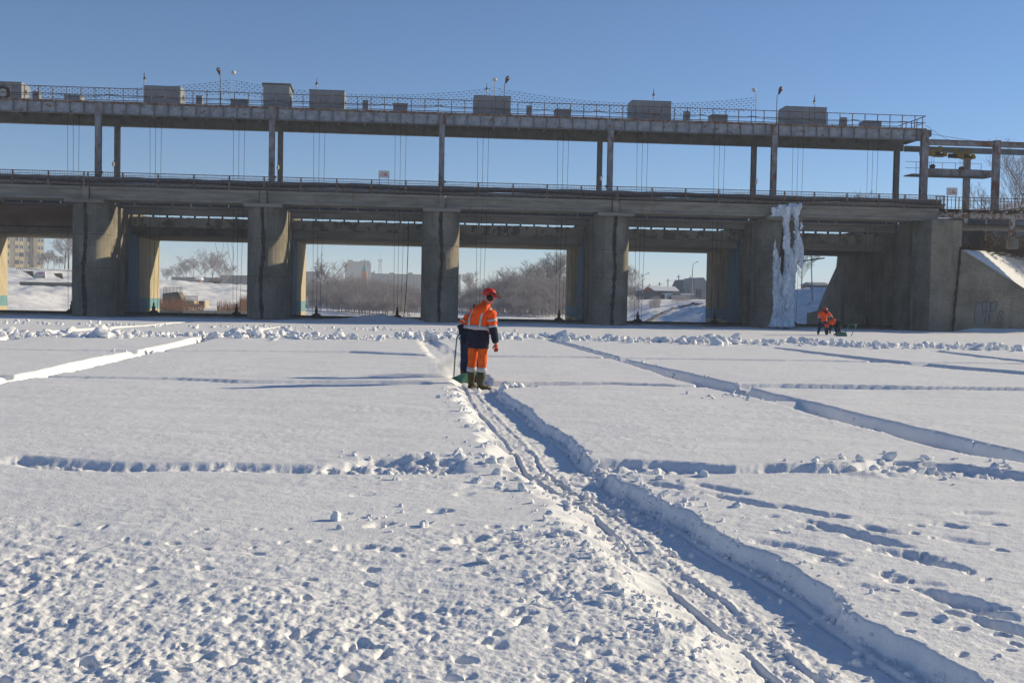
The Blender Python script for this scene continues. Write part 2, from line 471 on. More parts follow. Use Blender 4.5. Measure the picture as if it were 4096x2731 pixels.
def trench(a, lo, hi, w_lo, w_hi, f0, f1, along, fade=0.6):
    s = sstep((a-lo)/w_lo)*sstep((hi-a)/w_hi)
    return s*sstep((along-f0)/fade)*sstep((f1-along)/fade)
def snow_h(x, y):
    x = np.asarray(x, float); y = np.asarray(y, float)
    base = 0.035*fbm(x/5, y/6, 3, 1) + 0.010*fbm(x/0.9, y/0.45, 3, 2) + 0.0045*fbm(x/0.10, y/0.06, 3, 3)
    # wind ripples, patchy
    pat = sstep((fbm(x/2.2, y/1.6, 3, 4)-0.0)*2.2)
    base = base + pat*0.011*np.abs(fbm(x/0.16, y/0.09, 3, 5))
    # trampled areas
    ty = np.interp(x, TRAMP_L[0], TRAMP_L[1])
    tm = sstep((ty - y + 0.30*fbm(x/0.5, y/0.5, 3, 6))/0.35+0.5)
    xl = np.interp(y, MAIN_L[0], MAIN_L[1]); xr = np.interp(y, MAIN_R[0], MAIN_R[1])
    tm = tm*(x < xl+0.1)*(0.42+0.85*sstep((vnoise(x/1.2, y/0.9, 2)*0.6+vnoise(x/0.5, y/0.45, 5)*0.4-0.25)*2.0))
    tr = sstep(((8.0 - y) + 0.9*fbm(x/0.9, y/0.9, 3, 7))/2.2)*(x > xr+0.10)*(0.30+0.55*sstep((x-xr-1.3+0.8*fbm(x/.8, y/.8, 2, 3))/0.9))
    m = np.maximum(tm, tr)
    big = vnoise(x/0.9, y/0.9, 6)
    rough = (0.016*fbm(x/0.14, y/0.13, 4, 0, 0.68) + 0.012*np.abs(fbm(x/0.085, y/0.08, 3, 2, 0.62)) - 0.017*sstep((vnoise(x/0.105, y/0.10, 5)-0.58)*3.2)*big + 0.008*fbm(x/0.04, y/0.04, 2, 3, 0.65) + 0.016*fbm(x/0.8, y/0.8, 2, 4))
    base = base + m*rough*0.90
    dent = np.zeros_like(base)
    nsub = np.nonzero(y < 12.5)[0]
    if len(nsub):
        order = nsub[np.argsort(y[nsub], kind='stable')]
        ys = y[order]; xs = x[order]; dn = np.zeros(len(order))
        for cx, cy, L, a, d, asp, soft in [(*f[:4], f[4]*.55, min(.75, .18/f[2]), 0.75) for f in FEET_G] + [(*f, 0.5) for f in DENTS]:
            i0, i1 = np.searchsorted(ys, (cy-L*1.4, cy+L*1.4))
            if i1 <= i0:
                continue
            k = i0+np.nonzero(np.abs(xs[i0:i1]-cx) < L*1.4)[0]
            if not len(k):
                continue
            dx, dy = xs[k]-cx, ys[k]-cy
            u = (dx*math.cos(a)+dy*math.sin(a))/(L*0.5)
            v = (-dx*math.sin(a)+dy*math.cos(a))/(L*0.5*asp)
            q = np.sqrt(u*u+v*v)*(1+0.40*fbm(dx/0.08+cx*7, dy/0.08, 3, 5))
            dn[k] = np.maximum(dn[k], d*sstep((1.15-q)/soft))
        dent[order] = dn
    base = base - dent
    # trenches running away from the camera
    jt = 0.07*fbm(y/0.45, y*0+3.3, 3, 2) + 0.02*fbm(y/0.09, x/0.3, 2, 4)
    jt2 = 0.10*fbm(y/0.35, y*0+8.1, 3, 6) + 0.03*fbm(y/0.09, x/0.3, 2, 1)
    wl_ = np.where(y < 9.6, 0.50, 0.26)
    sm = trench(x, xl+1.6*jt2-wl_*0.35, xr+1.25*jt, wl_, 0.075, -5, 46.5, y)
    lower = 0.125*sm*(0.88+0.24*vnoise(y/0.7, y*0+4.4, 3))
    t = (x-xl)/np.maximum(xr-xl, 0.2)
    w = np.maximum(xr-xl, 0.2)
    def groove(c, wd, dp):
        cc = c + 0.03*fbm(y/1.4, y*0+c*9, 2, 3)
        return dp*np.exp(-((t-cc)*w/wd)**2)
    fl = (0.034*np.abs(fbm(x/0.11, y/0.15, 4, 1, 0.66))*sstep((t-0.28)/0.06)*sstep((0.66-t)/0.10) + 0.007*fbm(x/0.06, y/0.06, 3, 2)
          - groove(0.27, 0.015, 0.030)*sstep(vnoise(y/0.9, y*0+1, 1)*1.6) + groove(0.30, 0.018, 0.016) - groove(0.47, 0.014, 0.032)*sstep((vnoise(y/0.7, y*0+2, 2)-.25)*2) + groove(0.5, 0.03, 0.012) - groove(0.86, 0.014, 0.016) + groove(0.90, 0.03, 0.018))
    fl = fl*np.where(y < 22.5, 1, 0.3)
    extra = fl*sstep((sm-0.8)/0.2)
    def ty_(Lp, Rp, dp, wl, wr, f0, f1, j=0.06):
        nonlocal lower
        l_ = np.interp(y, Lp[0], Lp[1]); r_ = np.interp(y, Rp[0], Rp[1])
        jj = j*fbm(y/0.9, y*0+l_.mean(), 3, 5)
        q = trench(x, l_+jj, np.maximum(r_, l_+0.2)+jj, wl, wr, f0, f1, y, 0.4)
        lower = np.maximum(lower, dp*q*(0.85+0.3*vnoise(y/1.1, y*0+dp*50, 2)))
    gap = 1-0.75*np.exp(-((y-18.6)/0.55)**2)
    l0 = lower.copy()
    ty_(RGT_L, RGT_R, 0.20, 0.08, 0.11, 9.5, 47.5)
    lower = np.maximum(l0, lower*gap)
    ty_(LFT_L, LFT_R, 0.22, 0.09, 0.07, 12, 62)
    ty_(LF2_L, LF2_R, 0.24, 0.06, 0.06, 38, 70)
    ty_(RG2_L, RG2_R, 0.18, 0.06, 0.06, 20, 42)
    ty_(RG3_L, RG3_R, 0.18, 0.06, 0.06, 28, 41)
    # cross cuts
    def tx_(Fp, Np, dp, f0, f1, j=0.07, wf=0.10, wn=0.14):
        nonlocal lower
        n_ = np.interp(x, Np[0], Np[1]); f_ = np.interp(x, Fp[0], Fp[1])
        jj = j*fbm(x/1.5, x*0+n_.mean(), 4, 1, .5) + 0.12*j*fbm(x/0.1, y/0.2, 2, 7)
        q = trench(y, n_+jj*0.7, np.maximum(f_, n_+0.15)+jj, wn, wf, f0, f1, x, 0.3)
        lower = np.maximum(lower, dp*q)
        return q
    q1 = tx_(C1L_F, C1L_N, 0.095, -30, 0.55, 0.15, 0.17, 0.30)
    extra = extra + q1*0.09*np.abs(fbm(x/0.24, y/0.16, 4, 2, .6))
    q1 = tx_(C1R_F, C1R_N, 0.10, 1.2, 30, 0.15, 0.15, 0.28)
    extra = extra + q1*0.09*np.abs(fbm(x/0.26, y/0.16, 4, 5, .6))
    tx_(C2L_F, C2L_N, 0.09, -12, 0.3)
    tx_(C2R_F, C2R_N, 0.10, 1.2, 40)
    tx_(C3_F, C3_N, 0.10, -40, 60, 0.12, 0.2, 0.2)
    # ruffled, broken snow along the big junction
    jx, jy = 1.55, 9.7
    jm = np.exp(-(((x-jx)/0.9)**2+((y-jy)/0.75)**2))
    extra = extra + jm*0.07*np.abs(fbm(x/0.3, y/0.22, 4, 6)) - jm*0.03
    mx, my = onZ(1700, 1860)[:2]
    jm = np.exp(-(((x-mx)/0.8)**2+((y-my-0.2)/0.5)**2))
    extra = extra + jm*0.10*np.abs(fbm(x/0.35, y/0.22, 4, 3))
    mx, my = onZ(3600, 1880)[:2]
    jm = np.exp(-(((x-mx)/0.9)**2+((y-my)/0.5)**2))
    extra = extra + jm*0.12*np.abs(fbm(x/0.33, y/0.22, 4, 4))
    # heaped line of cut-out snow
    cy = np.interp(x, CL_X, CL_Y)
    bm = np.exp(-((y-cy)/1.5)**2)
    extra = extra + bm*(0.02+0.12*np.abs(fbm(x/0.4, y/0.4, 4, 1, 0.62)))
    h = base*(1-0.75*sstep(lower/0.1)) - lower + extra
    # drifts near the piers
    near = sstep((y-66)/10)
    h = h*(1-0.5*near) + near*(-0.07+0.07*fbm(x/3, y/2, 3, 2))
    h = h + 0.42*np.exp(-((x+2.8)/3.0)**2-((y-83.2)/1.6)**2)*(1+0.5*fbm(x/0.7, y/0.7, 3, 3)) + 0.5*sstep((x-39.5)/2.5)*sstep((y-77)/4.5)
    return h

rr = [0.4, 0.9, 1.5, 2.1, 2.5, 2.75, 2.9, 3.0]
while rr[-1] < 100:
    r_ = rr[-1]
    rr.append(r_ + min(0.78*r_*r_/1760, 0.0030*r_+0.016))
rr = np.array(rr)
th = np.concatenate([np.linspace(-75, -33, 60)[:-1], np.linspace(-33, 33, 900), np.linspace(33, 75, 60)[1:]])
th = np.radians(th) + PSI
TH, RR = np.meshgrid(th, rr)
SX, SY = RR*np.sin(TH), RR*np.cos(TH)
SZ = snow_h(SX.ravel(), SY.ravel()).reshape(SX.shape)
snow = grid_mesh('snow_field', SX, SY, SZ, 'snow')
snow['kind'] = 'structure'
print('snow', SX.shape)
def snow_z(x, y):
    return float(snow_h(np.array([x]), np.array([y]))[0])

# clods
ph = (1+5**.5)/2
_B = [Vector(b).normalized() for b in [(-1, ph, 0), (1, ph, 0), (-1, -ph, 0), (1, -ph, 0), (0, -1, ph), (0, 1, ph), (0, -1, -ph), (0, 1, -ph), (ph, 0, -1), (ph, 0, 1), (-ph, 0, -1), (-ph, 0, 1)]]
_F = [(0, 11, 5), (0, 5, 1), (0, 1, 7), (0, 7, 10), (0, 10, 11), (1, 5, 9), (5, 11, 4), (11, 10, 2), (10, 7, 6), (7, 1, 8), (3, 9, 4), (3, 4, 2), (3, 2, 6), (3, 6, 8), (3, 8, 9), (4, 9, 5), (2, 4, 11), (6, 2, 10), (8, 6, 7), (9, 8, 1)]
def _sub(B, F):
    B = list(B); mid = {}; out = []
    def m(a, b):
        k = (min(a, b), max(a, b))
        if k not in mid:
            B.append(((B[a]+B[b])/2).normalized()); mid[k] = len(B)-1
        return mid[k]
    for a, b, c in F:
        x, y, z = m(a, b), m(b, c), m(c, a)
        out += [(a, x, z), (x, b, y), (z, y, c), (x, y, z)]
    return B, out
_B1, _F1 = _sub(_B, _F)
def chunk(mb, c, r, rnd, flat=0.8):
    B, Fq = _B1, _F1
    a = rnd.uniform(0, 6.28); tl = rnd.uniform(-.9, .9)
    sx, sy, sz = rnd.uniform(.7, 1.5), rnd.uniform(.6, 1.2), rnd.uniform(.5, 1.3)*flat
    # a few random cutting planes give broken faces
    cuts = [(Vector((rnd.gauss(0, 1), rnd.gauss(0, 1), rnd.gauss(0, 1))).normalized(), rnd.uniform(.35, .85)) for _ in range(5)]
    vs = []
    for b in B:
        k = 1+rnd.uniform(-.10, .10)
        for nrm, d in cuts:
            q = b.dot(nrm)
            if q > d:
                k = min(k, d/q*(1+rnd.uniform(-.05, .05)))
        x, y, z = b.x*k*r*sx, b.y*k*r*sy, b.z*k*r*sz
        x, z = x*math.cos(tl)-z*math.sin(tl), x*math.sin(tl)+z*math.cos(tl)
        vs.append((c[0]+x*math.cos(a)-y*math.sin(a), c[1]+x*math.sin(a)+y*math.cos(a), c[2]+z))
    mb.add(vs, Fq)
rnd = random.Random(3)
mb = MB()
cpos = []
for k in range(2600):
    u = rnd.random()
    x = CL_X[0] + (CL_X[-1]-CL_X[0])*u
    dens = 0.2+0.8*float(vnoise(x/1.3, 2.2, 3))
    if rnd.random() > dens*1.3:
        continue
    y = float(np.interp(x, CL_X, CL_Y)) + rnd.gauss(0, 1.0)
    cpos.append((x, y, abs(rnd.gauss(0.03, 0.075))*(0.5+dens)+0.04))
for k in range(260):     # second scatter beyond, by the left trench
    x = rnd.uniform(-26, 4); y = 58+rnd.gauss(0, 1.6)
    cpos.append((x, y, abs(rnd.gauss(0.03, 0.05))+0.035))
for px, py, n, sd, rs in [(1700, 1850, 26, .5, .042), (1900, 1840, 22, .35, .042), (2250, 1925, 60, .5, .035), (2550, 1930, 40, .4, .035), (3580, 1870, 40, .5, .045), (3850, 1880, 26, .6, .04), (2040, 1545, 24, .25, .05),
                          (2380, 2200, 60, .3, .022), (2500, 2400, 60, .3, .02), (2330, 2120, 40, .25, .028), (2700, 2050, 30, .3, .03), (2650, 1990, 30, .3, .03), (1480, 2110, 16, .2, .025), (1560, 2060, 8, .2, .03), (2730, 2560, 60, .3, .018),
                          (3060, 2330, 50, .5, .018), (3250, 2520, 40, .4, .018), (2830, 2150, 30, .4, .02), (1500, 1835, 16, .6, .035), (2900, 1590, 24, .6, .045), (560, 1410, 14, .5, .06)]:
    g = onZ(px, py)
    for k in range(n):
        cpos.append((g[0]+rnd.gauss(0, sd), g[1]+rnd.gauss(0, sd*0.8), abs(rnd.gauss(rs*.55, rs*.5))+rs*.25))
for lp, n, y0, y1, rs in [(MAIN_R, 190, 4.4, 9.3, .016), (MAIN_R, 90, 10.2, 20, .026), (RGT_R, 110, 11, 40, .04), (MAIN_L, 120, 4.4, 9.3, .016), (MAIN_L, 70, 10.5, 20, .03)]:
    for k in range(n):
        y = y0+(y1-y0)*rnd.random()
        x = float(np.interp(y, lp[0], lp[1]))+(-abs(rnd.gauss(.02, .09)) if lp is not MAIN_L else rnd.gauss(-.05, .16))
        cpos.append((x, y, abs(rnd.gauss(rs*.5, rs*.6))+rs*.35))
CX = np.array([c[0] for c in cpos]); CY = np.array([c[1] for c in cpos])
CZ = snow_h(CX, CY)
for (x, y, r), z in zip(cpos, CZ):
    chunk(mb, (x, y, z+r*0.25), r, rnd)
clods = mb.build('snow_clods', 'clod', smooth=False)
tag(clods, 'broken white snow clods heaped beside the trenches', 'snow clods', kind='stuff')
# ================================================================== THE DAM BRIDGE
YT, YF, YE = 81.0, 83.3, 97.7          # pier tip, start of straight flank, downstream end
PIER_X = [-36.6, -23.85, -11.35, 1.53, 14.42, 27.2]
HW = 1.40
PTOP = 8.06
ABX = 38.1                              # face of the abutment that closes the last bay
PIER_WORDS = ['sixth', 'fifth', 'fourth', 'third', 'second', 'first']
def bay_name(i):                        # bay i lies to the right of pier i
    return ['sixth', 'fifth', 'fourth', 'third', 'second', 'first'][i]
def nose(side, n=7):
    """plan outline of one half of the pier nose, tip first"""
    out = []
    for k in range(n+1):
        t = k/n
        out.append((side*HW*math.sin(t*math.pi/2)**0.85, YT+(YF-YT)*(1-math.cos(t*math.pi/2))**0.9))
    return out
def rough_prism(mb, outline, z0, z1, nz=6, jit=0.012, seed=1):
    r = random.Random(seed)
    rings = []
    for j in range(nz+1):
        z = z0+(z1-z0)*j/nz
        rings.append([(p[0]+r.uniform(-jit, jit), p[1]+r.uniform(-jit, jit), z) for p in outline])
    mb.loft(rings)
SLA, SLB = (84.25, 85.15), (86.35, 87.35)
for i, px in enumerate(PIER_X):
    extra = ''
    if i == 5:
        extra = ', under a frozen cascade'
    elif i == 1:
        extra = ''
    t = thing('bridge_pier', f'concrete bridge pier with dark nose joint, {PIER_WORDS[i]} from the abutment{extra}', 'pier', (px, YT, 0), 'piers of the sluice bridge')
    # plan with two gate slots in each flank
    right = [(x+px, y) for x, y in nose(1)][1:]
    sl = lambda s: [(px+s*HW, SLA[0]), (px+s*(HW-.55), SLA[0]), (px+s*(HW-.55), SLA[1]), (px+s*HW, SLA[1]), (px+s*HW, SLB[0]), (px+s*(HW-.55), SLB[0]), (px+s*(HW-.55), SLB[1]), (px+s*HW, SLB[1])]
    outline = [(px, YT)] + right + sl(1) + [(px+HW, YE), (px-HW, YE)] + sl(-1)[::-1] + [(x+px, y) for x, y in nose(-1)][1:][::-1]
    mb = MB(); rough_prism(mb, outline, -2.5, PTOP, 8, 0.008, i)
    mb.build('body', 'concrete', t)
    # ragged open joint down the nose
    mb = MB(); r = random.Random(40+i)
    zs = [0.0+PTOP*k/26 for k in range(27)]
    rings = []
    for k, z in enumerate(zs):
        w = 0.115*(1+r.uniform(-.35, .5)); c = px + 0.06*math.sin(z*1.1+i)+r.uniform(-.02, .02) + (0.0 if z > 4 else -0.05)
        rings.append([(c-w, YT-0.03, z), (c+w, YT-0.03, z), (c+w, YT+0.4, z), (c-w, YT+0.4, z)])
    mb.loft(rings); mb.build('nose_joint', 'joint', t)
    for zl in (3.25+.2*math.sin(i*2.1), 5.7+.15*math.sin(i*1.3)):
        mb = MB(); ring = [(px+(x-0)*1.006, YT+(y-YT)*1.0-.006) for x, y in nose(-1)[::-1]+nose(1)[1:]]
        rings = [[(x, y, z) for x, y in ring] for z in (zl, zl+.035)]
        mb.loft(rings, cap=False, closed=False); mb.build('pour_line', 'concrete_dark', t)
    # cap plate
    mb = MB()
    r = random.Random(60+i)
    ol = []
    for k in range(9):
        ol.append((px-1.36+2.72*k/8, YT-0.32+r.uniform(-.03, .03)))
    for k in range(9):
        ol.append((px+1.36-2.72*k/8, YT+2.05))
    mb.prism(ol, 'z', PTOP, PTOP+0.245)
    mb.build('cap_plate', 'concrete_beam', t)
    # painted downstream flank
    for s in (1, -1):
        xf = px+s*HW
        def panel(nm, y0, y1, z0, z1, m, th):
            mb = MB(); a, b = sorted((xf-0.01*s, xf+th*s)); mb.box(a, b, y0, y1, z0, z1); mb.build(nm, m, t)
        panel('blue_panel', SLB[1]+0.06, 90.6, 0.0, 6.9, 'blue_paint', 0.012)
        panel('paint_coat', 90.62, YE-0.02, 1.3, 6.2, 'beige_paint' if i < 4 else 'concrete', 0.011)
        panel('paint_coat', 90.62, YE-0.02, 0.0, 0.42, 'beige_paint', 0.011)
        panel('teal_band', 90.62, YE-0.02, 0.42, 1.298, 'teal_paint' if i < 4 else 'blue_paint', 0.012)

# ---- front walkway deck: one edge beam and slab per bay, stub post on every pier
JX = [-50.0] + PIER_X + [38.95]
for i in range(len(JX)-1):
    a, b = JX[i]+0.28, JX[i+1]-0.28
    if i == len(JX)-2:
        b = JX[i+1]+0.4
    word = (bay_name(i-1) if i > 0 else 'seventh')
    t = thing('walkway_span', f'long concrete walkway beam spanning the {word} bay from the graffiti abutment', 'bridge span', (a, 81.2, 8.3), 'walkway spans')
    mb = MB(); mb.prism([(81.2, 8.32), (81.55, 8.32), (81.55, 8.45), (81.38, 8.55), (81.38, 8.95), (81.6, 9.04), (81.6, 9.26), (81.12, 9.26), (81.12, 9.06), (81.22, 8.97), (81.26, 8.6), (81.2, 8.5)], 'x', a, b)
    mb.build('edge_beam', 'concrete_beam', t)
    mb = MB(); mb.prism([(83.0, 8.32), (83.35, 8.32), (83.35, 9.25), (83.0, 9.25)], 'x', a, b)
    mb.build('rear_beam', 'concrete_beam', t)
    mb = MB(); mb.box(a+.003, b-.003, 81.602, 82.998, 9.08, 9.22)
    mb.build('slab', 'concrete_beam', t)
for i, px in enumerate(PIER_X):
    # parts of the pier
    par = [o for o in bpy.data.objects if o.name.startswith('bridge_pier') and abs(o.location.x-px) < .01][0]
    for y0, y1 in ((81.02, 81.62), (82.9, 83.4)):
        mb = MB(); mb.box(px-0.225, px+0.225, y0, y1, PTOP+0.246, 9.25); mb.build('stub_post', 'concrete_beam', par)

# ---- walkway railing
RZ0, RZ1 = 9.27, 10.30
rx0, rx1 = -48.0, 43.0
rail = thing('walkway_railing', 'long rusty iron railing along the lower walkway in front of the pipes', 'railing', (0, 81.25, RZ0))
YR = 81.28
post_px = []
for q in [116, 445, 771, 808, 1128, 1453, 1782, 2107]:
    post_px.append(q/2.297)
post_px = [-560, -405, -250, -95] + post_px + [1000+q*.4354 for q in (130, 468, 797, 1117, 1432, 1755, 2098)] + [2000+q*.4354 for q in (120, 433, 747, 1077, 1398, 1706, 2010, 2317)] + [3000+q*.466 for q in (297, 552, 832, 1107, 1330, 1665)]
PX = []
for q in post_px:
    PX.append(float(onY(q, 700+0.0273*q, YR)[0]))
rr_ = random.Random(5)
pmesh = None
for k, x in enumerate(PX):
    if pmesh is None:
        mb = MB(); mb.box(-0.055, 0.055, -0.03, 0.03, 0, RZ1-RZ0-.01)
        pmesh = mb.build('post', 'rust_rail', None); pmesh.parent = rail; pmesh.location = (x, 0.03, 0)
    else:
        share(pmesh, 'post', (x, 0.03, 0), rail)
xa, xb = PX[0], PX[-1]
mb = MB(); mb.box(xa, xb, YR-.035, YR+.035, RZ1-.045, RZ1); mb.build('top_rail', 'rust_rail', rail)
mb = MB(); mb.box(xa, xb, YR-.02, YR+.02, RZ1-.24, RZ1-.21); mb.build('upper_bar', 'rust_rail', rail)
mb = MB(); mb.box(xa, xb, YR-.02, YR+.02, RZ0+.10, RZ0+.13); mb.build('lower_bar', 'rust_rail', rail)
for k in range(len(PX)-1):
    a, b = PX[k], PX[k+1]
    n = max(1, int((b-a)/0.118))
    if n < 2:
        continue
    mb = MB()
    for j in range(1, n):
        x = a+(b-a)*j/n
        mb.box(x-.0095, x+.0095, YR-.0095, YR+.0095, RZ0+.13, RZ1-.05)
    o = mb.build('balusters', 'rust_rail', rail, kind='stuff')

# ---- pipes behind the railing
pipes_x = np.linspace(-48, 40.3, 180)
def pipe(name, label, m, Y, z, r, wob, seed, amp_z=0.0, per=12.9, lump=0.0, n=10, cat='pipe', xs=pipes_x):
    pts = []; rad = []
    for k, x in enumerate(xs):
        w = float(fbm(np.array([x/1.1]), np.array([seed*3.7]), 3, seed)[0])
        pts.append((x, Y+0.02*w, z+wob*w+amp_z*math.sin(2*math.pi*x/per+seed)))
        rad.append(r*(1+lump*w))
    mb = MB(); mb.tube(pts, rad, n)
    o = mb.build(name, m, None, smooth=True)
    return tag(o, label, cat)
pipe('insulated_pipe', 'thick grey lagged pipe, the upper one behind the walkway railing', 'lagging', 82.85, 9.94, 0.20, 0.035, 1, 0.0, lump=0.10)
pipe('insulated_pipe', 'pale lagged pipe, the lower one behind the walkway railing', 'lagging_light', 82.35, 9.56, 0.155, 0.03, 2, 0.025, lump=0.08)
pipe('black_hose', 'black hose sagging in waves in front of the lagged pipes', 'hose', 82.05, 9.74, 0.075, 0.02, 4, 0.075, per=12.9)
pipe('thin_pipe', 'thin dark pipe lying under the pale lagged pipe', 'hose', 82.6, 9.42, 0.05, 0.02, 5, 0.0)
pr = thing('pipe_rack', 'row of short steel supports carrying the lagged pipes', 'pipe rack', (0, 82.6, 9.22))
sm = None
for k in range(45):
    x = -47+k*1.94
    if sm is None:
        mb = MB(); mb.box(-.05, .05, -.45, .45, -.01, .09); mb.box(-.04, .04, .2, .26, .09, .45); mb.box(-.04, .04, -.30, -.24, .09, .14)
        sm = mb.build('support', 'joint'); sm.parent = pr; sm.location = (x, 0, 0)
    else:
        share(sm, 'support', (x, 0, 0), pr)

# ---- service beam behind the walkway, with low posts and a corrugated screen
CORR = []
for i in range(len(PIER_X)):
    a = PIER_X[i] + 0.10
    b = (PIER_X[i+1] if i < 5 else ABX+1.5) - 0.10
    t = thing('service_beam', f'grey service beam with small posts under the walkway, {bay_name(i)} bay from the abutment', 'beam', (a, 87.0, 7.7), 'service beams')
    mb = MB(); mb.prism([(86.7, 7.72), (87.2, 7.72), (87.2, 8.36), (86.95, 8.42), (86.6, 8.42), (86.6, 8.22), (86.7, 8.18)], 'x', a, b); mb.build('beam', 'concrete_beam', t)
    mb = MB(); mb.box(a+.1, b-.1, 86.62, 86.66, 8.66, 8.70); mb.build('rail_bar', 'rust_rail', t)
    n = 8
    pm = None
    for k in range(n+1):
        x = a+0.5+(b-a-1.0)*k/n
        if pm is None:
            mb = MB(); mb.box(x-.04, x+.04, 86.58, 86.66, 8.3, 8.72); pm = mb.build('post', 'rust_white', t); x0 = x
        else:
            share(pm, 'post', (x-x0, 0, 0), t)
    mb = MB()
    ol = []
    nx = int((b-a)/0.15)
    for k in range(nx+1):
        ol.append((a+.1+(b-a-.2)*k/nx, 89.2+(0.03 if k % 2 else -0.03)))
    ol2 = [(p[0], p[1]+.02) for p in ol[::-1]]
    mb.prism(ol+ol2, 'z', 8.45, 9.3); mb.build('corrugated_screen', 'corrugated_blue', t)
    # breast wall: upper flaked panel, ledge and thick lower lintel
    t = thing('breast_wall', f'flaking concrete breast wall hung between piers, {bay_name(i)} bay from the abutment', 'breast wall', (a, 88, 6.2), 'breast walls')
    x0, x1 = PIER_X[i]+HW+.005, (PIER_X[i+1]-HW if i < 5 else ABX)-.005
    mb = MB()
    r = random.Random(90+i)
    nseg = 40
    top = []
    for k in range(nseg+1):
        top.append((x0+(x1-x0)*k/nseg, 7.65+r.uniform(-.03, .015)))
    mb.prism([(x0, 6.92)]+top+[(x1, 6.92)], 'y', 88.0, 88.35); mb.build('upper_panel', 'concrete_flaked', t)
    mb = MB(); mb.box(x0, x1, 88.10, YE-.05, 6.26, 6.918); mb.build('lintel', 'concrete_dark' if i in (1,) else 'concrete_beam', t)
    mb = MB(); mb.box(x0, x1, 87.93, 88.098, 6.86, 6.95); mb.build('ledge', 'concrete_flaked', t)
    bl = None
    for k in range(9):
        x = x0+0.6+(x1-x0-1.2)*k/8
        if bl is None:
            mb = MB(); mb.box(x-.06, x+.06, 88.05, 88.25, 7.60, 7.90); bl = mb.build('bearing_block', 'joint', t); xx = x
        else:
            share(bl, 'bearing_block', (x-xx, 0, 0), t)
    mb = MB(); mb.box(x0, x1, 88.0, 88.3, 7.86, 7.97); mb.build('bearing_rail', 'joint', t)
# rusty closed gate leaf in the bay at far left
t = thing('rusty_gate', 'raised rusty brown steel gate leaf filling the top of the sixth bay', 'gate', (PIER_X[0]+HW, 85.0, 6.3))
x0, x1 = PIER_X[0]+HW-.3, PIER_X[1]-HW+.3
mb = MB(); mb.box(x0, x1, 84.45, 84.95, 6.55, 8.02); mb.build('leaf', 'rust_gate', t)
mb = MB(); mb.box(x0, x1, 84.40, 84.99, 6.47, 6.552); mb.build('bottom_seal', 'joint', t)

for i in range(6):
    x0, x1 = PIER_X[i]+HW-.45, (PIER_X[i+1]-HW+.45 if i < 5 else ABX+.3)
    xs_ = np.linspace(x0, x1, 24); ys2 = np.linspace(82.6, 97.6, 20)
    IX, IY = np.meshgrid(xs_, ys2)
    IZ = .015+.02*fbm(IX/2, IY/2, 2, 3)-.16*sstep((84.2-IY+.5*fbm(IX/.8, IY/.8, 2, 1))/1.4)
    ic = grid_mesh('river_ice', IX, IY, IZ, 'bare_ice'); ic['kind'] = 'structure'
# ---- lowered sluice gates: only their top edge shows above the ice
for i in range(6):
    x0, x1 = PIER_X[i]+HW-.4, (PIER_X[i+1]-HW+.4 if i < 5 else ABX+.3)
    t = thing('sluice_gate', f'dark top edge of the lowered sluice gate in the {bay_name(i)} bay from the abutment', 'gate', (x0, 86.85, -1), 'lowered sluice gates')
    mb = MB(); mb.box(x0, x1, 86.6, 87.1, -1.5, 0.16); mb.build('leaf', 'concrete_dark', t)
    mb = MB(); mb.box(x0, x1, 86.55, 87.15, 0.162, 0.22); mb.build('top_plate', 'joint', t)
# ---- upper gantry
GX0, GX1 = -50.0, 39.9
GF, GR_ = 85.0, 90.0
gan = thing('gantry_girder', 'riveted grey plate girder with rust stains along the front of the upper gantry', 'girder', (0, GF, 15.0))
mb = MB(); mb.box(GX0, GX1, GF, GF+.03, 15.02, 15.80); mb.build('web', 'girder_paint', gan)
mb = MB(); mb.box(GX0, GX1, GF-.16, GF+.20, 15.805, 15.855); mb.build('top_flange', 'girder_edge', gan)
mb = MB(); mb.box(GX0, GX1, GF-.16, GF+.20, 14.965, 15.015); mb.build('bottom_flange', 'grey_steel', gan)
st = None
k = 0
x = GX0+.4
while x < GX1-.3:
    if st is None:
        mb = MB(); mb.box(-.018, .018, -.14, -.002, 0.02, 0.80); st = mb.build('stiffener', 'grey_steel'); st.parent = gan; st.location = (x, 0, 0)
    else:
        share(st, 'stiffener', (x, 0, 0), gan)
    x += 1.02
fl = thing('gantry_floor', 'dark steel floor of the upper gantry on cross beams', 'gantry floor', (0, 87.5, 15.8))
mb = MB(); mb.box(GX0, GX1, GF-.20, GR_+.20, 15.862, 15.93); mb.build('plating', 'girder_edge', fl)
cb = None
for k in range(45):
    x = GX0+.6+k*2.04
    if cb is None:
        mb = MB(); mb.box(-.08, .08, -2.45, 2.3, -.45, .055); cb = mb.build('cross_beam', 'grey_steel'); cb.parent = fl; cb.location = (x, 0, 0)
    else:
        share(cb, 'cross_beam', (x, 0, 0), fl)
rg = thing('gantry_girder', 'plain grey girder along the back of the upper gantry', 'girder', (0, GR_, 15.0))
mb = MB(); mb.box(GX0, GX1+.5, GR_, GR_+.25, 14.92, 15.80); mb.build('web', 'grey_steel', rg)
mb = MB(); mb.box(GX0, GX1+.5, GR_-.12, GR_+.37, 14.86, 14.918); mb.build('bottom_flange', 'grey_steel', rg)

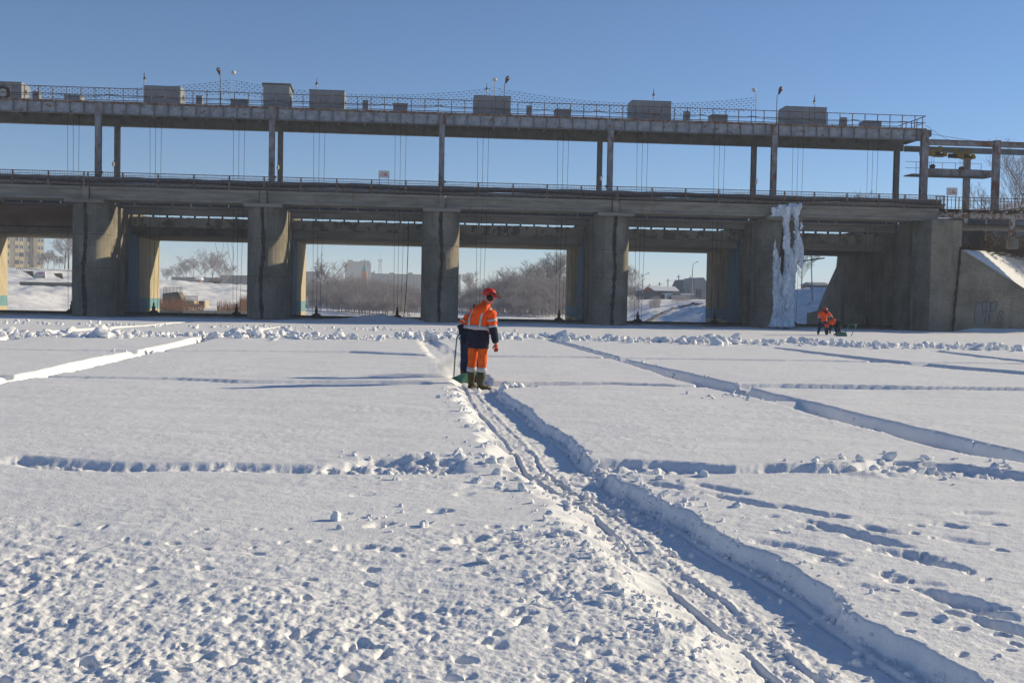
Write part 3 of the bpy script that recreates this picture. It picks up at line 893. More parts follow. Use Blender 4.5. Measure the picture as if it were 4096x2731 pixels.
# gantry legs: front and rear columns on every pier
legs_px_f = [(399, 600), (1090, 620), (1766, 640), (2437, 650), (3089, 650)]
legs_px_r = [(468, 600), (1121, 620), (1766, 640), (2399, 650), (3016, 650), (3587, 690)]
def column(x, Y, top, label, m, hw=0.21):
    t = thing('gantry_column', label, 'column', (x, Y, 8.1), 'gantry columns')
    mb = MB(); mb.box(x-hw, x+hw, Y-.20, Y-.175, 8.1, top); mb.build('front_flange', m, t)
    mb = MB(); mb.box(x-.02, x+.02, Y-.174, Y+.174, 8.1, top); mb.build('web', m, t)
    mb = MB(); mb.box(x-hw, x+hw, Y+.175, Y+.20, 8.1, top); mb.build('rear_flange', m, t)
    mb = MB(); mb.box(x-hw-.12, x+hw+.12, Y-.33, Y+.33, 8.06, 8.1); mb.build('base_plate', 'joint', t)
    return t
FX = [float(onY(a, b, GF+.15)[0]) for a, b in legs_px_f]
RX = [float(onY(a, b, GR_)[0]) for a, b in legs_px_r]
FX = [FX[0]-12.7] + FX
RX = [RX[0]-12.7] + RX
colw = ['sixth', 'fifth', 'fourth', 'third', 'second', 'first']
for k, x in enumerate(FX):
    t = column(x, GF+.20-.42, 14.97, f'grey and rust steel gantry column, front row, on the {colw[k]} pier from the abutment', 'column_paint')
    # junction box near the foot
    if k in (1, 2, 3, 4):
        s = 1 if k < 3.5 else -1
        mb = MB(); mb.box(*sorted((x+s*.21, x+s*.34)), GF-.42, GF-.20, 10.55, 10.72); mb.build('junction_box', 'hoist_dark', t)
    # splice plate with rivets on the girder
    mb = MB(); mb.box(x-.28, x+.28, GF-.19, GF-.165, 15.02, 15.80); mb.build('splice_plate', 'column_paint', t)
for k, x in enumerate(RX[:-1]):
    column(x, GR_+.1, 14.86, f'slim grey gantry column, rear row, on the {colw[k]} pier from the abutment', 'grey_steel', 0.20)
column(RX[-1], GR_+.1, 14.86, 'slim grey gantry column, rear row, standing on the abutment', 'grey_steel', 0.20)
column(39.75, GF-.22, 15.80, 'thick rust streaked end column of the gantry on the abutment', 'column_paint', 0.27)

# gantry railing
def gantry_rail(label, Y, x0, x1, step, z0, z1, mtl, jit=0):
    t = thing('gantry_railing', label, 'railing', (0, Y, z0))
    rj = random.Random(8)
    mb = MB(); mb.box(x0, x1, Y-.025, Y+.025, z1-.05, z1); mb.build('top_rail', mtl, t)
    mb = MB(); mb.box(x0, x1, Y-.012, Y+.012, z0+.44, z0+.47); mb.build('mid_rail', mtl, t)
    x = x0; p = None
    while x < x1+.01:
        if p is None:
            mb = MB(); mb.box(-.027, .027, -.027, .027, 0, z1-z0-.05); p = mb.build('post', mtl); p.parent = t; p.location = (x, 0, 0)
        else:
            share(p, 'post', (x, 0, 0), t)
        x += step
    return t
gantry_rail('rusty front railing of the upper gantry with square posts', GF-.12, GX0+.2, GX1-.05, 1.02, 15.93, 16.93, 'rust_rail')
gantry_rail('thin grey back railing of the upper gantry', GR_+.1, GX0+.2, GX1-.05, 1.5, 15.93, 16.93, 'corrugated_blue')
t = thing('gantry_railing', 'short railing closing the end of the upper gantry', 'railing', (GX1-.06, GF, 15.93))
mb = MB(); mb.box(GX1-.09, GX1-.04, GF, GR_, 16.88, 16.93); mb.build('top_rail', 'rust_rail', t)
mb = MB(); mb.box(GX1-.08, GX1-.05, GF, GR_, 16.38, 16.41); mb.build('mid_rail', 'rust_rail', t)
for k in range(5):
    mb = MB(); mb.box(GX1-.09, GX1-.04, GF+.4+k*1.0, GF+.45+k*1.0, 15.93, 16.88); mb.build('post', 'rust_rail', t)
# ================================================================== EQUIPMENT ON THE BRIDGE
def px_x(x, y, Y):
    return float(onY(x, y, Y)[0])
def px_z(x, y, Y):
    return float(onY(x, y, Y)[2])
GD = 15.932
HOUSE_BAYS = ['seventh', 'sixth', 'fifth', 'fourth', 'third', 'second', 'first']
# --- winch housings: large boxes
big = [(-82, 86, 326, 6), (576, 722, 344, 5), (1237, 1378, 360, 4), (1896, 2043, 383, 3), (2527, 2685, 403, 2), (3142, 3307, 427, 1)]
gr = 'winch housings on the gantry'
for x0, x1, yt, b in big:
    Y0, Y1 = 86.3, 88.2
    a, c = px_x(x0, yt+30, Y0), px_x(x1, yt+30, Y0)
    zt = px_z((x0+x1)/2, yt, Y0)
    ch = 0.28
    lab = f'large grey winch housing on the gantry above the {HOUSE_BAYS[7-b]} bay from the abutment'
    if b == 6:
        lab = 'large winch housing with an open round black vent above the sixth bay'
    t = thing('winch_housing', lab, 'housing', ((a+c)/2, Y0, GD), gr)
    mb = MB(); mb.prism([(Y0, GD+.04), (Y1, GD+.04), (Y1, zt-ch), (Y1-ch, zt), (Y0, zt)], 'x', a, c); mb.build('casing', 'cabinet', t)
    mb = MB(); mb.box(a+.05, c-.05, Y0+.05, Y1-.05, GD, GD+.039); mb.build('plinth', 'girder_edge', t)
    mb = MB(); mb.box((a+c)/2+.25, (a+c)/2+.27, Y0-.012, Y0-.002, GD+.06, zt-.04); mb.build('panel_seam', 'hoist_dark', t)
    mb = MB(); mb.box(a+.25, a+.95, Y0-.02, Y0-.003, GD+.18, zt-.15); dr = mb.build('door', 'cabinet', t)
    mb = MB(); mb.box(a+.84, a+.88, Y0-.05, Y0-.021, (GD+zt)/2-.08, (GD+zt)/2+.08); mb.build('handle', 'hoist_dark', dr)
    for q_ in range(3):
        mb = MB(); mb.box(c-.75, c-.25, Y0-.016, Y0-.003, zt-.32-.07*q_, zt-.29-.07*q_); mb.build('louvre', 'grey_steel', t)
    mb = MB(); mb.box(a-.02, c+.02, Y0-.025, Y0-.002, zt-.06, zt-.02); mb.build('drip_edge', 'grey_steel', t)
    mb = MB(); mb.box(c+.003, c+.03, Y0+.75, Y0+1.05, GD+.75, GD+1.0); mb.build('side_vent', 'hoist_dark', t)
    if b == 6:
        cx, cz = px_x(12, 372, Y0), px_z(12, 372, Y0)
        mb = MB()
        pts = [(cx+.42*math.cos(w), Y0-.06, cz+.42*math.sin(w)) for w in np.linspace(0, 2*math.pi, 25)]
        mb.tube(pts, .11, 8); mb.build('vent_ring', 'hoist_dark', t, smooth=True)
        mb = MB(); mb.cyl((cx, Y0-.03, cz), (cx, Y0-.004, cz), .36, n=20); mb.build('vent_grille', 'cabinet_light', t)
# --- tall hut
x0, x1, yt = 1053, 1158, 334
a, c, zt = px_x(x0, 380, 86.0), px_x(x1, 380, 86.0), px_z(1100, yt, 86.0)
t = thing('gantry_hut', 'tall grey hut with a flat overhanging roof on the gantry', 'hut', ((a+c)/2, 86, GD))
mb = MB(); mb.box(a, c, 86.0, 88.0, GD, zt-.09); mb.build('walls', 'cabinet', t)
mb = MB(); mb.prism([(85.85, zt-.088), (88.15, zt-.30), (88.15, zt-.24), (85.85, zt)], 'x', a-.1, c+.12); mb.build('roof', 'grey_steel', t)
mb = MB(); mb.box(c+.002, c+.03, 86.5, 87.3, GD+.1, GD+1.5); mb.build('door', 'grey_steel', t)
# --- small control posts and medium gear boxes
for k, (x0, x1, yt) in enumerate([(130, 157, 365), (784, 808, 382), (1450, 1473, 400), (2107, 2127, 422), (2737, 2761, 445), (3364, 3388, 469)]):
    Y0 = 86.0
    a, c, zt = px_x(x0, yt+20, Y0), px_x(x1, yt+20, Y0), px_z(x0, yt, Y0)
    t = thing('control_post', f'small upright grey control box on the gantry above the {HOUSE_BAYS[k+1]} bay from the abutment', 'control box', ((a+c)/2, Y0, GD), 'control boxes on the gantry')
    mb = MB(); mb.prism([(Y0, GD+.02), (Y0+.55, GD+.02), (Y0+.35, zt), (Y0, zt)], 'x', a, c); mb.build('casing', 'cabinet', t)
    mb = MB(); mb.cyl(((a+c)/2-.06, Y0-.02, zt-.28), ((a+c)/2-.06, Y0-.003, zt-.28), .05, n=10); mb.build('knob', 'hoist_dark', t)
    mb = MB(); mb.cyl(((a+c)/2+.09, Y0-.02, zt-.24), ((a+c)/2+.09, Y0-.003, zt-.24), .04, n=10); mb.build('knob', 'hoist_dark', t)
for k, (x0, x1, yt) in enumerate([(258, 320, 378), (922, 986, 395), (1573, 1630, 413), (2223, 2284, 435), (2849, 2911, 457), (3460, 3526, 482)]):
    Y0 = 86.6
    a, c, zt = px_x(x0, yt+15, Y0), px_x(x1, yt+15, Y0), px_z(x0, yt, Y0)
    t = thing('gear_box', f'low square grey gear cover on the gantry above the {HOUSE_BAYS[k+1]} bay from the abutment', 'gear cover', ((a+c)/2, Y0, GD), 'gear covers on the gantry')
    mb = MB(); mb.box(a, c, Y0, Y0+1.3, GD, zt-.03); mb.build('casing', 'cabinet', t)
    mb = MB(); mb.box(a-.03, c+.03, Y0-.03, Y0+1.33, zt-.029, zt); mb.build('lid', 'cabinet', t)

# --- lamps on tall poles
def pole_lamp(px, ptop, hx, hy, dark, label, Y=85.2):
    x = px_x(px, ptop+60, Y); zt = px_z(px, ptop, Y)
    hX, hZ = px_x(hx, hy, Y), px_z(hx, hy, Y)
    t = thing('lamp_post', label, 'lamp', (x, Y, GD), 'lamp posts on the gantry')
    d = 1 if hX > x else -1
    mb = MB(); mb.tube([(x, Y, GD), (x, Y, zt-.35), (x+.02*d, Y-.05, zt-.12), (x+(hX-x)*.5, Y-.12, zt-.02)], [.035, .03, .026, .024], 6); mb.build('pole', 'lamp_light' if not dark else 'grey_steel', t, smooth=True)
    mb = MB()
    if dark:
        mb.tube([(x+(hX-x)*.35, Y-.1, zt-.10), (x+(hX-x)*.6, Y-.12, zt+.06), (hX, Y-.15, hZ), (hX+.05*d, Y-.16, hZ+.16)], [.05, .10, .17, .10], 8)
        mb.build('lamp_head', 'lamp_dark', t, smooth=True)
        mb = MB(); mb.sphere((hX+.01, Y-.29, hZ), .05); mb.build('lens', 'bulb', t, smooth=True)
    else:
        mb.sphere((hX, Y-.12, hZ), .19, 1.0, 1.2, .78); mb.build('lamp_head', 'lamp_light', t, smooth=True)
        mb = MB(); mb.sphere((hX+.03*d, Y-.20, hZ-.05), .14, 1, 1.1, .7); mb.build('lens', 'bulb', t, smooth=True)
pole_lamp(881, 296, 876, 282, True, 'dark lamp head on a thin pole beside the tall gantry hut')
pole_lamp(925, 298, 935, 292, False, 'round pale lamp head on a white pole holding light strings, near the tall hut', Y=88.8)
pole_lamp(1978, 330, 1979, 321, False, 'round pale lamp head on a thin white pole above the third bay', Y=88.8)
pole_lamp(2017, 330, 2030, 316, True, 'dark tilted lamp head on a bent pole above the third bay')
pole_lamp(3024, 366, 3014, 362, False, 'oval pale lamp head bent over a pole above the first pier', Y=88.8)
pole_lamp(3107, 374, 3121, 358, True, 'dark tilted lamp head on a bent pole beside the first pier')
for k, (px, py, hook) in enumerate([(575, 292, 1), (1267, 313, 0), (1946, 334, 0), (2613, 358, 0), (3259, 384, -1)]):
    Y = 84.95
    x, zt = px_x(px, py+40, Y), px_z(px, py, Y)
    t = thing('lantern_post', f'thin post with a small hanging lantern at the {ORD[4-k]} winch housing from the gantry end', 'lantern', (x, Y, GD), 'lantern posts on the gantry')
    dx = .09*hook
    mb = MB(); mb.tube([(x, Y, GD), (x, Y, zt-.1), (x+dx*.5, Y-.06, zt), (x+dx, Y-.12, zt-.1), (x+dx, Y-.12, zt-.3)], .018, 5); mb.build('post', 'rust_rail', t)
    mb = MB(); mb.tube([(x+dx, Y-.12, zt-.28), (x+dx, Y-.12, zt-.4), (x+dx, Y-.12, zt-.5)], [.03, .06, .13], 8); mb.build('shade', 'hoist_dark', t, smooth=True)
    mb = MB(); mb.sphere((x+dx, Y-.12, zt-.58), .08, 1, 1, 1.3); mb.build('globe', 'bulb', t, smooth=True)
# small wall lanterns on rear columns
for k, (px, py, w) in enumerate([(458, 655, 'fifth'), (1116, 668, 'fourth'), (2406, 712, 'second'), (3028, 728, 'first')]):
    Y = 89.7
    x, z = px_x(px, py, Y), px_z(px, py, Y)
    t = thing('wall_lantern', f'small hooked lantern on the rear gantry column of the {w} pier', 'lantern', (x, Y, z-.3), 'column lanterns')
    mb = MB(); mb.tube([(x+.12, Y+.15, z), (x+.06, Y, z+.22), (x-.02, Y-.05, z+.26), (x-.08, Y-.05, z+.1)], .02, 5); mb.build('bracket', 'grey_steel', t)
    mb = MB(); mb.tube([(x-.08, Y-.05, z+.12), (x-.08, Y-.05, z-.06)], [.05, .13], 8); mb.build('shade', 'lamp_light', t, smooth=True)
    mb = MB(); mb.sphere((x-.08, Y-.05, z-.14), .09, 1, 1, 1.2); mb.build('globe', 'bulb', t, smooth=True)

# --- strings of bulbs
ends = [(-230, 300, 352), (925, 321, 372), (1978, 352, 408), (3024, 390, 439)]
spanw = ['over the fifth and sixth bays', 'over the third and fourth bays', 'over the second and third bays']
for s_ in range(3):
    for j in range(6):
        A, B = ends[s_], ends[s_+1]
        ya, yb = A[1]+(A[2]-A[1])*j/5, B[1]+(B[2]-B[1])*j/5
        p0, p1 = Vector(onY(A[0], ya, 88.75)), Vector(onY(B[0], yb, 88.75))
        sag = 0.85 - 0.06*j
        L = (p1-p0).length
        pts = []
        for q in range(41):
            u = q/40
            p = p0.lerp(p1, u); p.z -= 4*sag*u*(1-u)
            pts.append(p)
        t = thing('light_string', f'sagging string of small bulbs {spanw[s_]}, {ORD[j]} from the top', 'light string', p0, 'strings of bulbs')
        mb = MB(); mb.tube(pts, .008, 4); mb.build('wire', 'cable', t)
        mb = MB()
        nb = int(L/0.40)
        for q in range(1, nb):
            u = q/nb+(j % 2)*.5/nb
            p = p0.lerp(p1, u); p.z -= 4*sag*u*(1-u)
            mb.box(p.x-.028, p.x+.028, p.y-.028, p.y+.028, p.z-.08, p.z-.003)
        mb.build('bulbs', 'cable', t, kind='stuff')
# --- service cables slung along the gantry railing
for k, (z, Y, r) in enumerate([(16.45, 85.05, .02), (16.38, 85.02, .016)]):
    pts = []
    x = -48.0
    while x < 39.6:
        for u in np.linspace(0, 1, 9)[:-1]:
            pts.append((x+u*4.1, Y, z-(.10+.05*k)*4*u*(1-u)+.03*math.sin(x)))
        x += 4.1
    pts = [p for p in pts if p[0] < 39.7]
    mb = MB(); mb.tube(pts, r, 5)
    tag(mb.build('service_cable', 'cable', None), ['thick black cable slung along the gantry railing', 'thin black cable slung just under another along the gantry railing'][k], 'cable')

# --- hoist ropes with sockets
groups = [(293, 640, 0), (622, 640, 1), (955, 640, 1), (1276, 640, 2), (1601, 650, 2), (1931, 650, 3), (2251, 660, 3), (2568, 665, 4), (2876, 670, 4), (3190, 680, 5), (3489, 690, 5)]
seen = {}
for px, py, bay in groups:
    Y = 86.45
    x = px_x(px, py, Y)
    n = seen.get(bay, 0); seen[bay] = n+1
    side = 'nearer the hut end' if False else ('left' if n == 0 else 'right')
    mid = (PIER_X[bay]+(PIER_X[bay+1] if bay < 5 else ABX))/2
    side = f'beside the {PIER_WORDS[bay]} pier' if x < mid else (f'beside the {PIER_WORDS[bay+1]} pier' if bay < 5 else 'beside the abutment')
    t = thing('hoist_rope', f'three thin hoist ropes with a dark socket in the {bay_name(bay)} bay, {side}', 'hoist rope', (x, Y, .2), 'hoist ropes')
    for q, dx in enumerate((-.43, 0, .43)):
        mb = MB()
        zb = 0.95 if q == 1 else 0.2
        x_b = x+dx*(.62 if q != 1 else .0)-0.06
        mb.tube([(x+dx, Y, 15.2), (x+dx*.9, Y, 9), (x_b, Y, zb)], .014, 5)
        mb.build('rope', 'cable', t)
    xb = x-.06
    mb = MB(); mb.tube([(xb, Y, 1.02), (xb, Y, .92), (xb, Y, .80), (xb, Y, .72)], [.02, .07, .075, .03], 7); mb.build('turnbuckle', 'cable', t, smooth=True)
    mb = MB(); mb.box(xb-.11, xb+.11, Y-.1, Y+.1, .36, .74); mb.build('socket', 'cable', t)
    mb = MB(); mb.prism([(xb-.36, .18), (xb+.36, .18), (xb+.34, .26), (xb+.13, .40), (xb-.13, .40), (xb-.34, .26)], 'y', Y-.2, Y+.3); mb.build('lifting_bracket', 'cable', t)
# loose black cable in the fourth bay and dangling wires in the fifth
mb = MB(); mb.tube([onY(1634, 880, 87.6), onY(1632, 1000, 87.6), onY(1627, 1130, 87.6), onY(1619, 1230, 87.6), onY(1615, 1270, 86.3)], .03, 6)
tag(mb.build('loose_cable', 'cable', None), 'thick black cable hanging loose in the fourth bay', 'cable')
for k, pts in enumerate([[(860, 970), (867, 1000), (871, 1028), (858, 1055), (838, 1077)], [(896, 972), (888, 1010), (891, 1035), (902, 1075)], [(910, 972), (914, 1010), (928, 1060), (941, 1085)], [(925, 974), (934, 1005), (934, 1035), (922, 1070), (903, 1088)]]):
    mb = MB(); mb.tube([onY(a, b, 97) for a, b in pts], .012, 4)
    tag(mb.build('dangling_wire', 'cable', None), 'crooked thin wire dangling from the breast wall of the fifth bay', 'wire', 'dangling wires in the fifth bay')
for k, (x, y) in enumerate([(1636, 1268), (2281, 1272)]):
    p = onY(x, y, 85.2)
    mb = MB(); mb.tube([(p[0]-.09, p[1], .0), (p[0]-.09, p[1], .32), (p[0]-.05, p[1], .42), (p[0]+.04, p[1], .42), (p[0]+.09, p[1], .30), (p[0]+.1, p[1], .0)], .022, 6)
    tag(mb.build('steel_loop', 'cable', None, smooth=True), ['bent steel loop sticking out of the ice in the fourth bay', 'bent steel loop sticking out of the ice beside the second pier'][k], 'steel loop')

# --- diver signs
def sign(x0, x1, y0, y1, Y, label):
    a, b = px_x(x0, y0, Y), px_x(x1, y0, Y)
    z1, z0 = px_z((x0+x1)/2, y0, Y), px_z((x0+x1)/2, y1, Y)
    t = thing('warning_sign', label, 'sign', ((a+b)/2, Y, z0), 'warning signs')
    mb = MB(); mb.box(a, b, Y, Y+.02, z0, z1); mb.build('plate', 'sign_white', t)
    w, h = b-a, z1-z0
    def st(pts, r, nm):
        mb = MB(); mb.tube([(a+u*w, Y-.004, z0+v*h) for u, v in pts], [(r*h, .004*1.0) if False else r*h for _ in pts], 5); mb.build(nm, 'sign_red', t)
    st([(.17, .34), (.28, .42), (.42, .33), (.56, .38), (.66, .30), (.78, .42), (.84, .33)], .035, 'wave_mark')
    st([(.52, .52), (.60, .44), (.70, .46), (.72, .56), (.62, .60), (.52, .52)], .03, 'swimmer_mark')
    st([(.60, .44), (.74, .34), (.84, .46)], .03, 'swimmer_mark')
    st([(.20, .80), (.24, .72), (.34, .74)], .018, 'lettering')
    st([(.40, .735), (.80, .70)], .018, 'lettering')
    st([(.28, .64), (.50, .61)], .015, 'lettering')
    for u in (.1, .9):
        mb = MB(); mb.box(a+u*w-.02, a+u*w+.02, Y+.022, Y+.05, 9.25, z1-.05); mb.build('stake', 'grey_steel', t)
sign(1514, 1558, 683, 712, 81.45, 'white warning sign with red wave on the railing of the fourth bay')
sign(3787, 3830, 751, 782, 82.0, 'white warning sign with red wave beside the hoist portal')

# ================================================================== ABUTMENT, WING WALL, PORTAL
t = thing('abutment', 'massive concrete abutment with two dark gate slots closing the bridge', 'abutment', (ABX, 79.6, 0))
SA, SB = (82.85, 83.75), (85.95, 86.8)
ol = [(ABX, 79.6), (ABX, SA[0]), (ABX+.6, SA[0]), (ABX+.6, SA[1]), (ABX, SA[1]), (ABX, SB[0]), (ABX+.6, SB[0]), (ABX+.6, SB[1]), (ABX, SB[1]), (ABX, 98.2), (ABX+3, 98.2), (ABX+3, 84.0), (ABX+2.55, 84.0), (ABX+2.55, 80.0), (ABX+1.55, 79.6)]
mb = MB(); rough_prism(mb, ol, -2.5, 8.30, 6, .006, 77); mb.build('body', 'concrete', t)
mb = MB(); mb.prism([(98.202, -2.5), (105.7, -2.5), (105.7, 1.0), (102.9, 1.25), (101.6, 2.6), (98.4, 5.3), (98.202, 6.2)], 'x', ABX, ABX+2.5); mb.build('downstream_toe', 'concrete', t)
mb = MB()
r = random.Random(4)
rings = []
for k in range(24):
    z = 0+6.3*k/23
    c = ABX+1.9+.13*z*.5+r.uniform(-.03, .03); w = .05*(1+r.uniform(-.4, .5))
    rings.append([(c-w, 79.86-.30, z), (c+w, 79.86-.30, z), (c+w, 80.6, z), (c-w, 80.6, z)])
wing = thing('wing_wall', 'sloping concrete wing wall with faded blue graffiti beside the abutment', 'wall', (ABX+2, 79.9, 0))
mb.loft(rings); mb.build('open_joint', 'joint', wing)
YW = 79.75
top = [(3745, 985), (3775, 978), (3820, 992), (3900, 1040), (4000, 1102), (4096, 1163)]
tp = [(px_x(a, b, YW), px_z(a, b, YW)) for a, b in top]
sl_ = (tp[-1][1]-tp[-2][1])/(tp[-1][0]-tp[-2][0])
xe = tp[-1][0]+(0.3-tp[-1][1])/sl_
ol = [(tp[0][0], -1.5)]+tp+[(xe, 0.3), (xe, -1.5)]
mb = MB(); mb.prism(ol, 'y', YW, YW+.5); mb.build('face', 'concrete', wing)
mb = MB()
cop = tp[1:]+[(xe, .3)]
mb.prism([(p[0], p[1]+.002) for p in cop]+[(p[0]+.06, p[1]+.14) for p in cop[::-1]], 'y', YW-.06, YW+.62); mb.build('coping', 'concrete', wing)
# graffiti
def gr_stroke(pts, nm='graffiti_stroke', r=.035):
    P = [onY(3250+a*.3597, 850+b*.3597, YW-.004) for a, b in pts]
    mb = MB()
    for i in range(len(P)-1):
        a, b = Vector(P[i]), Vector(P[i+1])
        d = (b-a).normalized(); n = Vector((-d.z, 0, d.x))*r
        yy = YW-.006
        vs = [(a.x+n.x, yy, a.z+n.z), (a.x-n.x, yy, a.z-n.z), (b.x-n.x, yy, b.z-n.z), (b.x+n.x, yy, b.z+n.z)]
        vs += [(v[0], YW+.01, v[2]) for v in vs]
        mb.add(vs, [(0, 1, 2, 3), (7, 6, 5, 4), (0, 4, 5, 1), (1, 5, 6, 2), (2, 6, 7, 3), (3, 7, 4, 0)])
    return mb.build(nm, 'graffiti', wing)
for pts in [[(1805, 1235), (1803, 1150), (1802, 1045), (1830, 1012), (1882, 1000)], [(1885, 1040), (1890, 1000), (1920, 988), (1935, 1010), (1925, 1110), (1915, 1220), (1900, 1250)],
            [(1888, 1010), (1895, 1110), (1890, 1160)], [(1936, 1005), (1945, 985), (1970, 990), (1978, 1030), (1972, 1150), (1965, 1250)], [(1975, 1040), (1990, 1005), (2055, 990), (2050, 1030), (2030, 1090)],
            [(1900, 1100), (2010, 1095)], [(1955, 1120), (1960, 1180)], [(2070, 1240), (2060, 1180), (2080, 1100), (2110, 1092), (2120, 1110), (2085, 1160), (2110, 1185), (2090, 1240), (2062, 1215)], [(1790, 1015), (1830, 975)], [(1815, 1010), (1835, 985)],
            [(1985, 1000), (1980, 1090)]]:
    gr_stroke(pts)
P = [onY(3250+a*.3597, 850+b*.3597, YW) for a, b in [(1808, 1230), (1806, 1050), (1835, 1015), (1930, 1000), (2050, 995), (2030, 1085), (1960, 1150), (1900, 1245)]]
mb = MB(); mb.prism([(p[0], p[2]) for p in P], 'y', YW-.003, YW+.01); mb.build('graffiti_patch', 'graffiti_fill', wing)

# right-hand railing and steel platform
plat = thing('steel_platform', 'rusty white steel platform on short legs behind the snowy bank', 'platform', (44, 82, 6))
zp = px_z(3900, 862, 82.0)
mb = MB(); mb.box(39.6, 60, 82.0, 82.12, zp-.22, zp+.20); mb.build('edge_beam', 'rust_white', plat)
mb = MB(); mb.box(39.4, 60, 81.7, 86, zp+.34, zp+.42); mb.build('floor', 'joint', plat)
for k in range(16):
    mb = MB(); mb.box(40.0+k*1.2, 40.18+k*1.2, 81.4, 86, zp+.205, zp+.338); mb.build('joist', 'rust_white', plat)
for px, pb in [(3863, 905), (4053, 980)]:
    x = px_x(px, 900, 82.1)
    mb = MB(); mb.box(x-.17, x+.17, 82.125, 82.45, px_z(px, pb, 82.1), zp+.2); mb.build('leg', 'rust_white', plat)
x = px_x(4053, 975, 82.1)
mb = MB(); mb.box(x-.35, x+.35, 81.9, 82.6, px_z(4053, 985, 82.1)-.2, px_z(4053, 955, 82.1)); mb.build('footing', 'concrete', plat)
rl = thing('walkway_railing', 'pale yellow railing with widely spaced bars along the steel platform', 'railing', (44, 81.5, zp+.42))
x0, x1 = 39.2, 58.0
z0, z1 = zp+.42, 10.24
mb = MB(); mb.box(x0, x1, 81.48, 81.53, z1-.05, z1); mb.build('top_rail', 'rust_rail', rl)
mb = MB(); mb.box(x0, x1, 81.49, 81.52, z1-.28, z1-.24); mb.build('mid_rail', 'yellow_rail', rl)
mb = MB(); mb.box(x0, x1, 81.49, 81.52, z0+.08, z0+.11); mb.build('bottom_rail', 'yellow_rail', rl)
pb = None
for k in range(60):
    x = x0+.1+k*.30
    h = .05 if k % 6 == 0 else .016
    mb = MB(); mb.box(x-h/1.4, x+h/1.4, 81.48, 81.525, z0, z1-.052); mb.build('post' if k % 6 == 0 else 'bar', 'yellow_rail', rl)
mb = MB(); pts = [(x, 84.2, zp-.75+.03*math.sin(x)) for x in np.linspace(39.8, 60, 20)]
mb.tube(pts, .26, 10); tag(mb.build('insulated_pipe', 'lagging', None, smooth=True), 'thick lagged pipe running under the steel platform', 'pipe')
t = thing('corrugated_fence', 'grey blue corrugated fence panel behind the steel platform legs', 'fence', (42, 88.5, 6.5))
ol = []
for k in range(70):
    ol.append((39.5+k*.11, 88.5+(.03 if k % 2 else -.03)))
mb = MB(); mb.prism(ol+[(p[0], p[1]+.03) for p in ol[::-1]], 'z', 6.3, 9.15); mb.build('sheet', 'corrugated_blue', t)
for k in range(4):
    mb = MB(); mb.box(39.6+k*2.5, 39.7+k*2.5, 88.6, 88.7, 6, 9.2); mb.build('post', 'grey_steel', t)

# hoist portal
por = thing('hoist_portal', 'rusty steel hoist portal with crane beams right of the gantry', 'portal frame', (45, 85, 9))
def zc(x, y, Y): return px_z(x, y, Y)
xc = px_x(3982, 700, 84.8)
mb = MB(); mb.box(xc-.24, xc+.24, 84.55, 85.0, zp+.42, zc(3982, 563, 84.8)); mb.build('front_column', 'column_paint', por)
xr2 = px_x(3866, 720, 89.8)
mb = MB(); mb.box(xr2-.23, xr2+.23, 89.6, 90.0, 8.6, zc(3866, 632, 89.8)+.4); mb.build('rear_column', 'column_paint', por)
zt_, zb_ = zc(3800, 562, 84.8), zc(3800, 583, 84.8)
mb = MB(); mb.box(40.03, 60, 84.72, 84.98, zb_, zt_-.05); mb.build('front_crane_beam', 'column_paint', por)
mb = MB()
ol = []
for k in range(200):
    ol.append((40.03+k*.1, zt_+(.03 if k % 2 else -.01)))
mb.prism([(40.03, zt_-.048)]+ol+[(40.03+19.9, zt_-.048)], 'y', 84.6, 85.2); mb.build('corrugated_cover', 'rust_rail', por)
zt2, zb2 = zc(3800, 590, 89.8), zc(3800, 612, 89.8)
mb = MB(); mb.box(40.4, 62, 89.66, 89.95, zb2, zt2); mb.build('rear_crane_beam', 'grey_steel', por)
zt3, zb3 = zc(3840, 679, 86.0), zc(3840, 702, 86.0)
mb = MB(); mb.box(40.1, xc+.3, 85.9, 86.15, zb3, zt3); mb.build('cross_beam', 'column_paint', por)
mb = MB(); mb.box(39.2, xc+.3, 85.7, 87.2, zb3-.09, zb3-.004); mb.build('platform_floor', 'grey_steel', por)
for k in range(6):
    x = 40.2+k*(xc-40.2)/5
    mb = MB(); mb.box(x-.015, x+.015, 87.1, 87.13, zb3, zb3+1.15); mb.build('rail_post', 'grey_steel', por)
for dz in (.62, 1.12):
    mb = MB(); mb.box(39.3, xc, 87.135, 87.16, zb3+dz, zb3+dz+.03); mb.build('rail_bar', 'grey_steel', por)
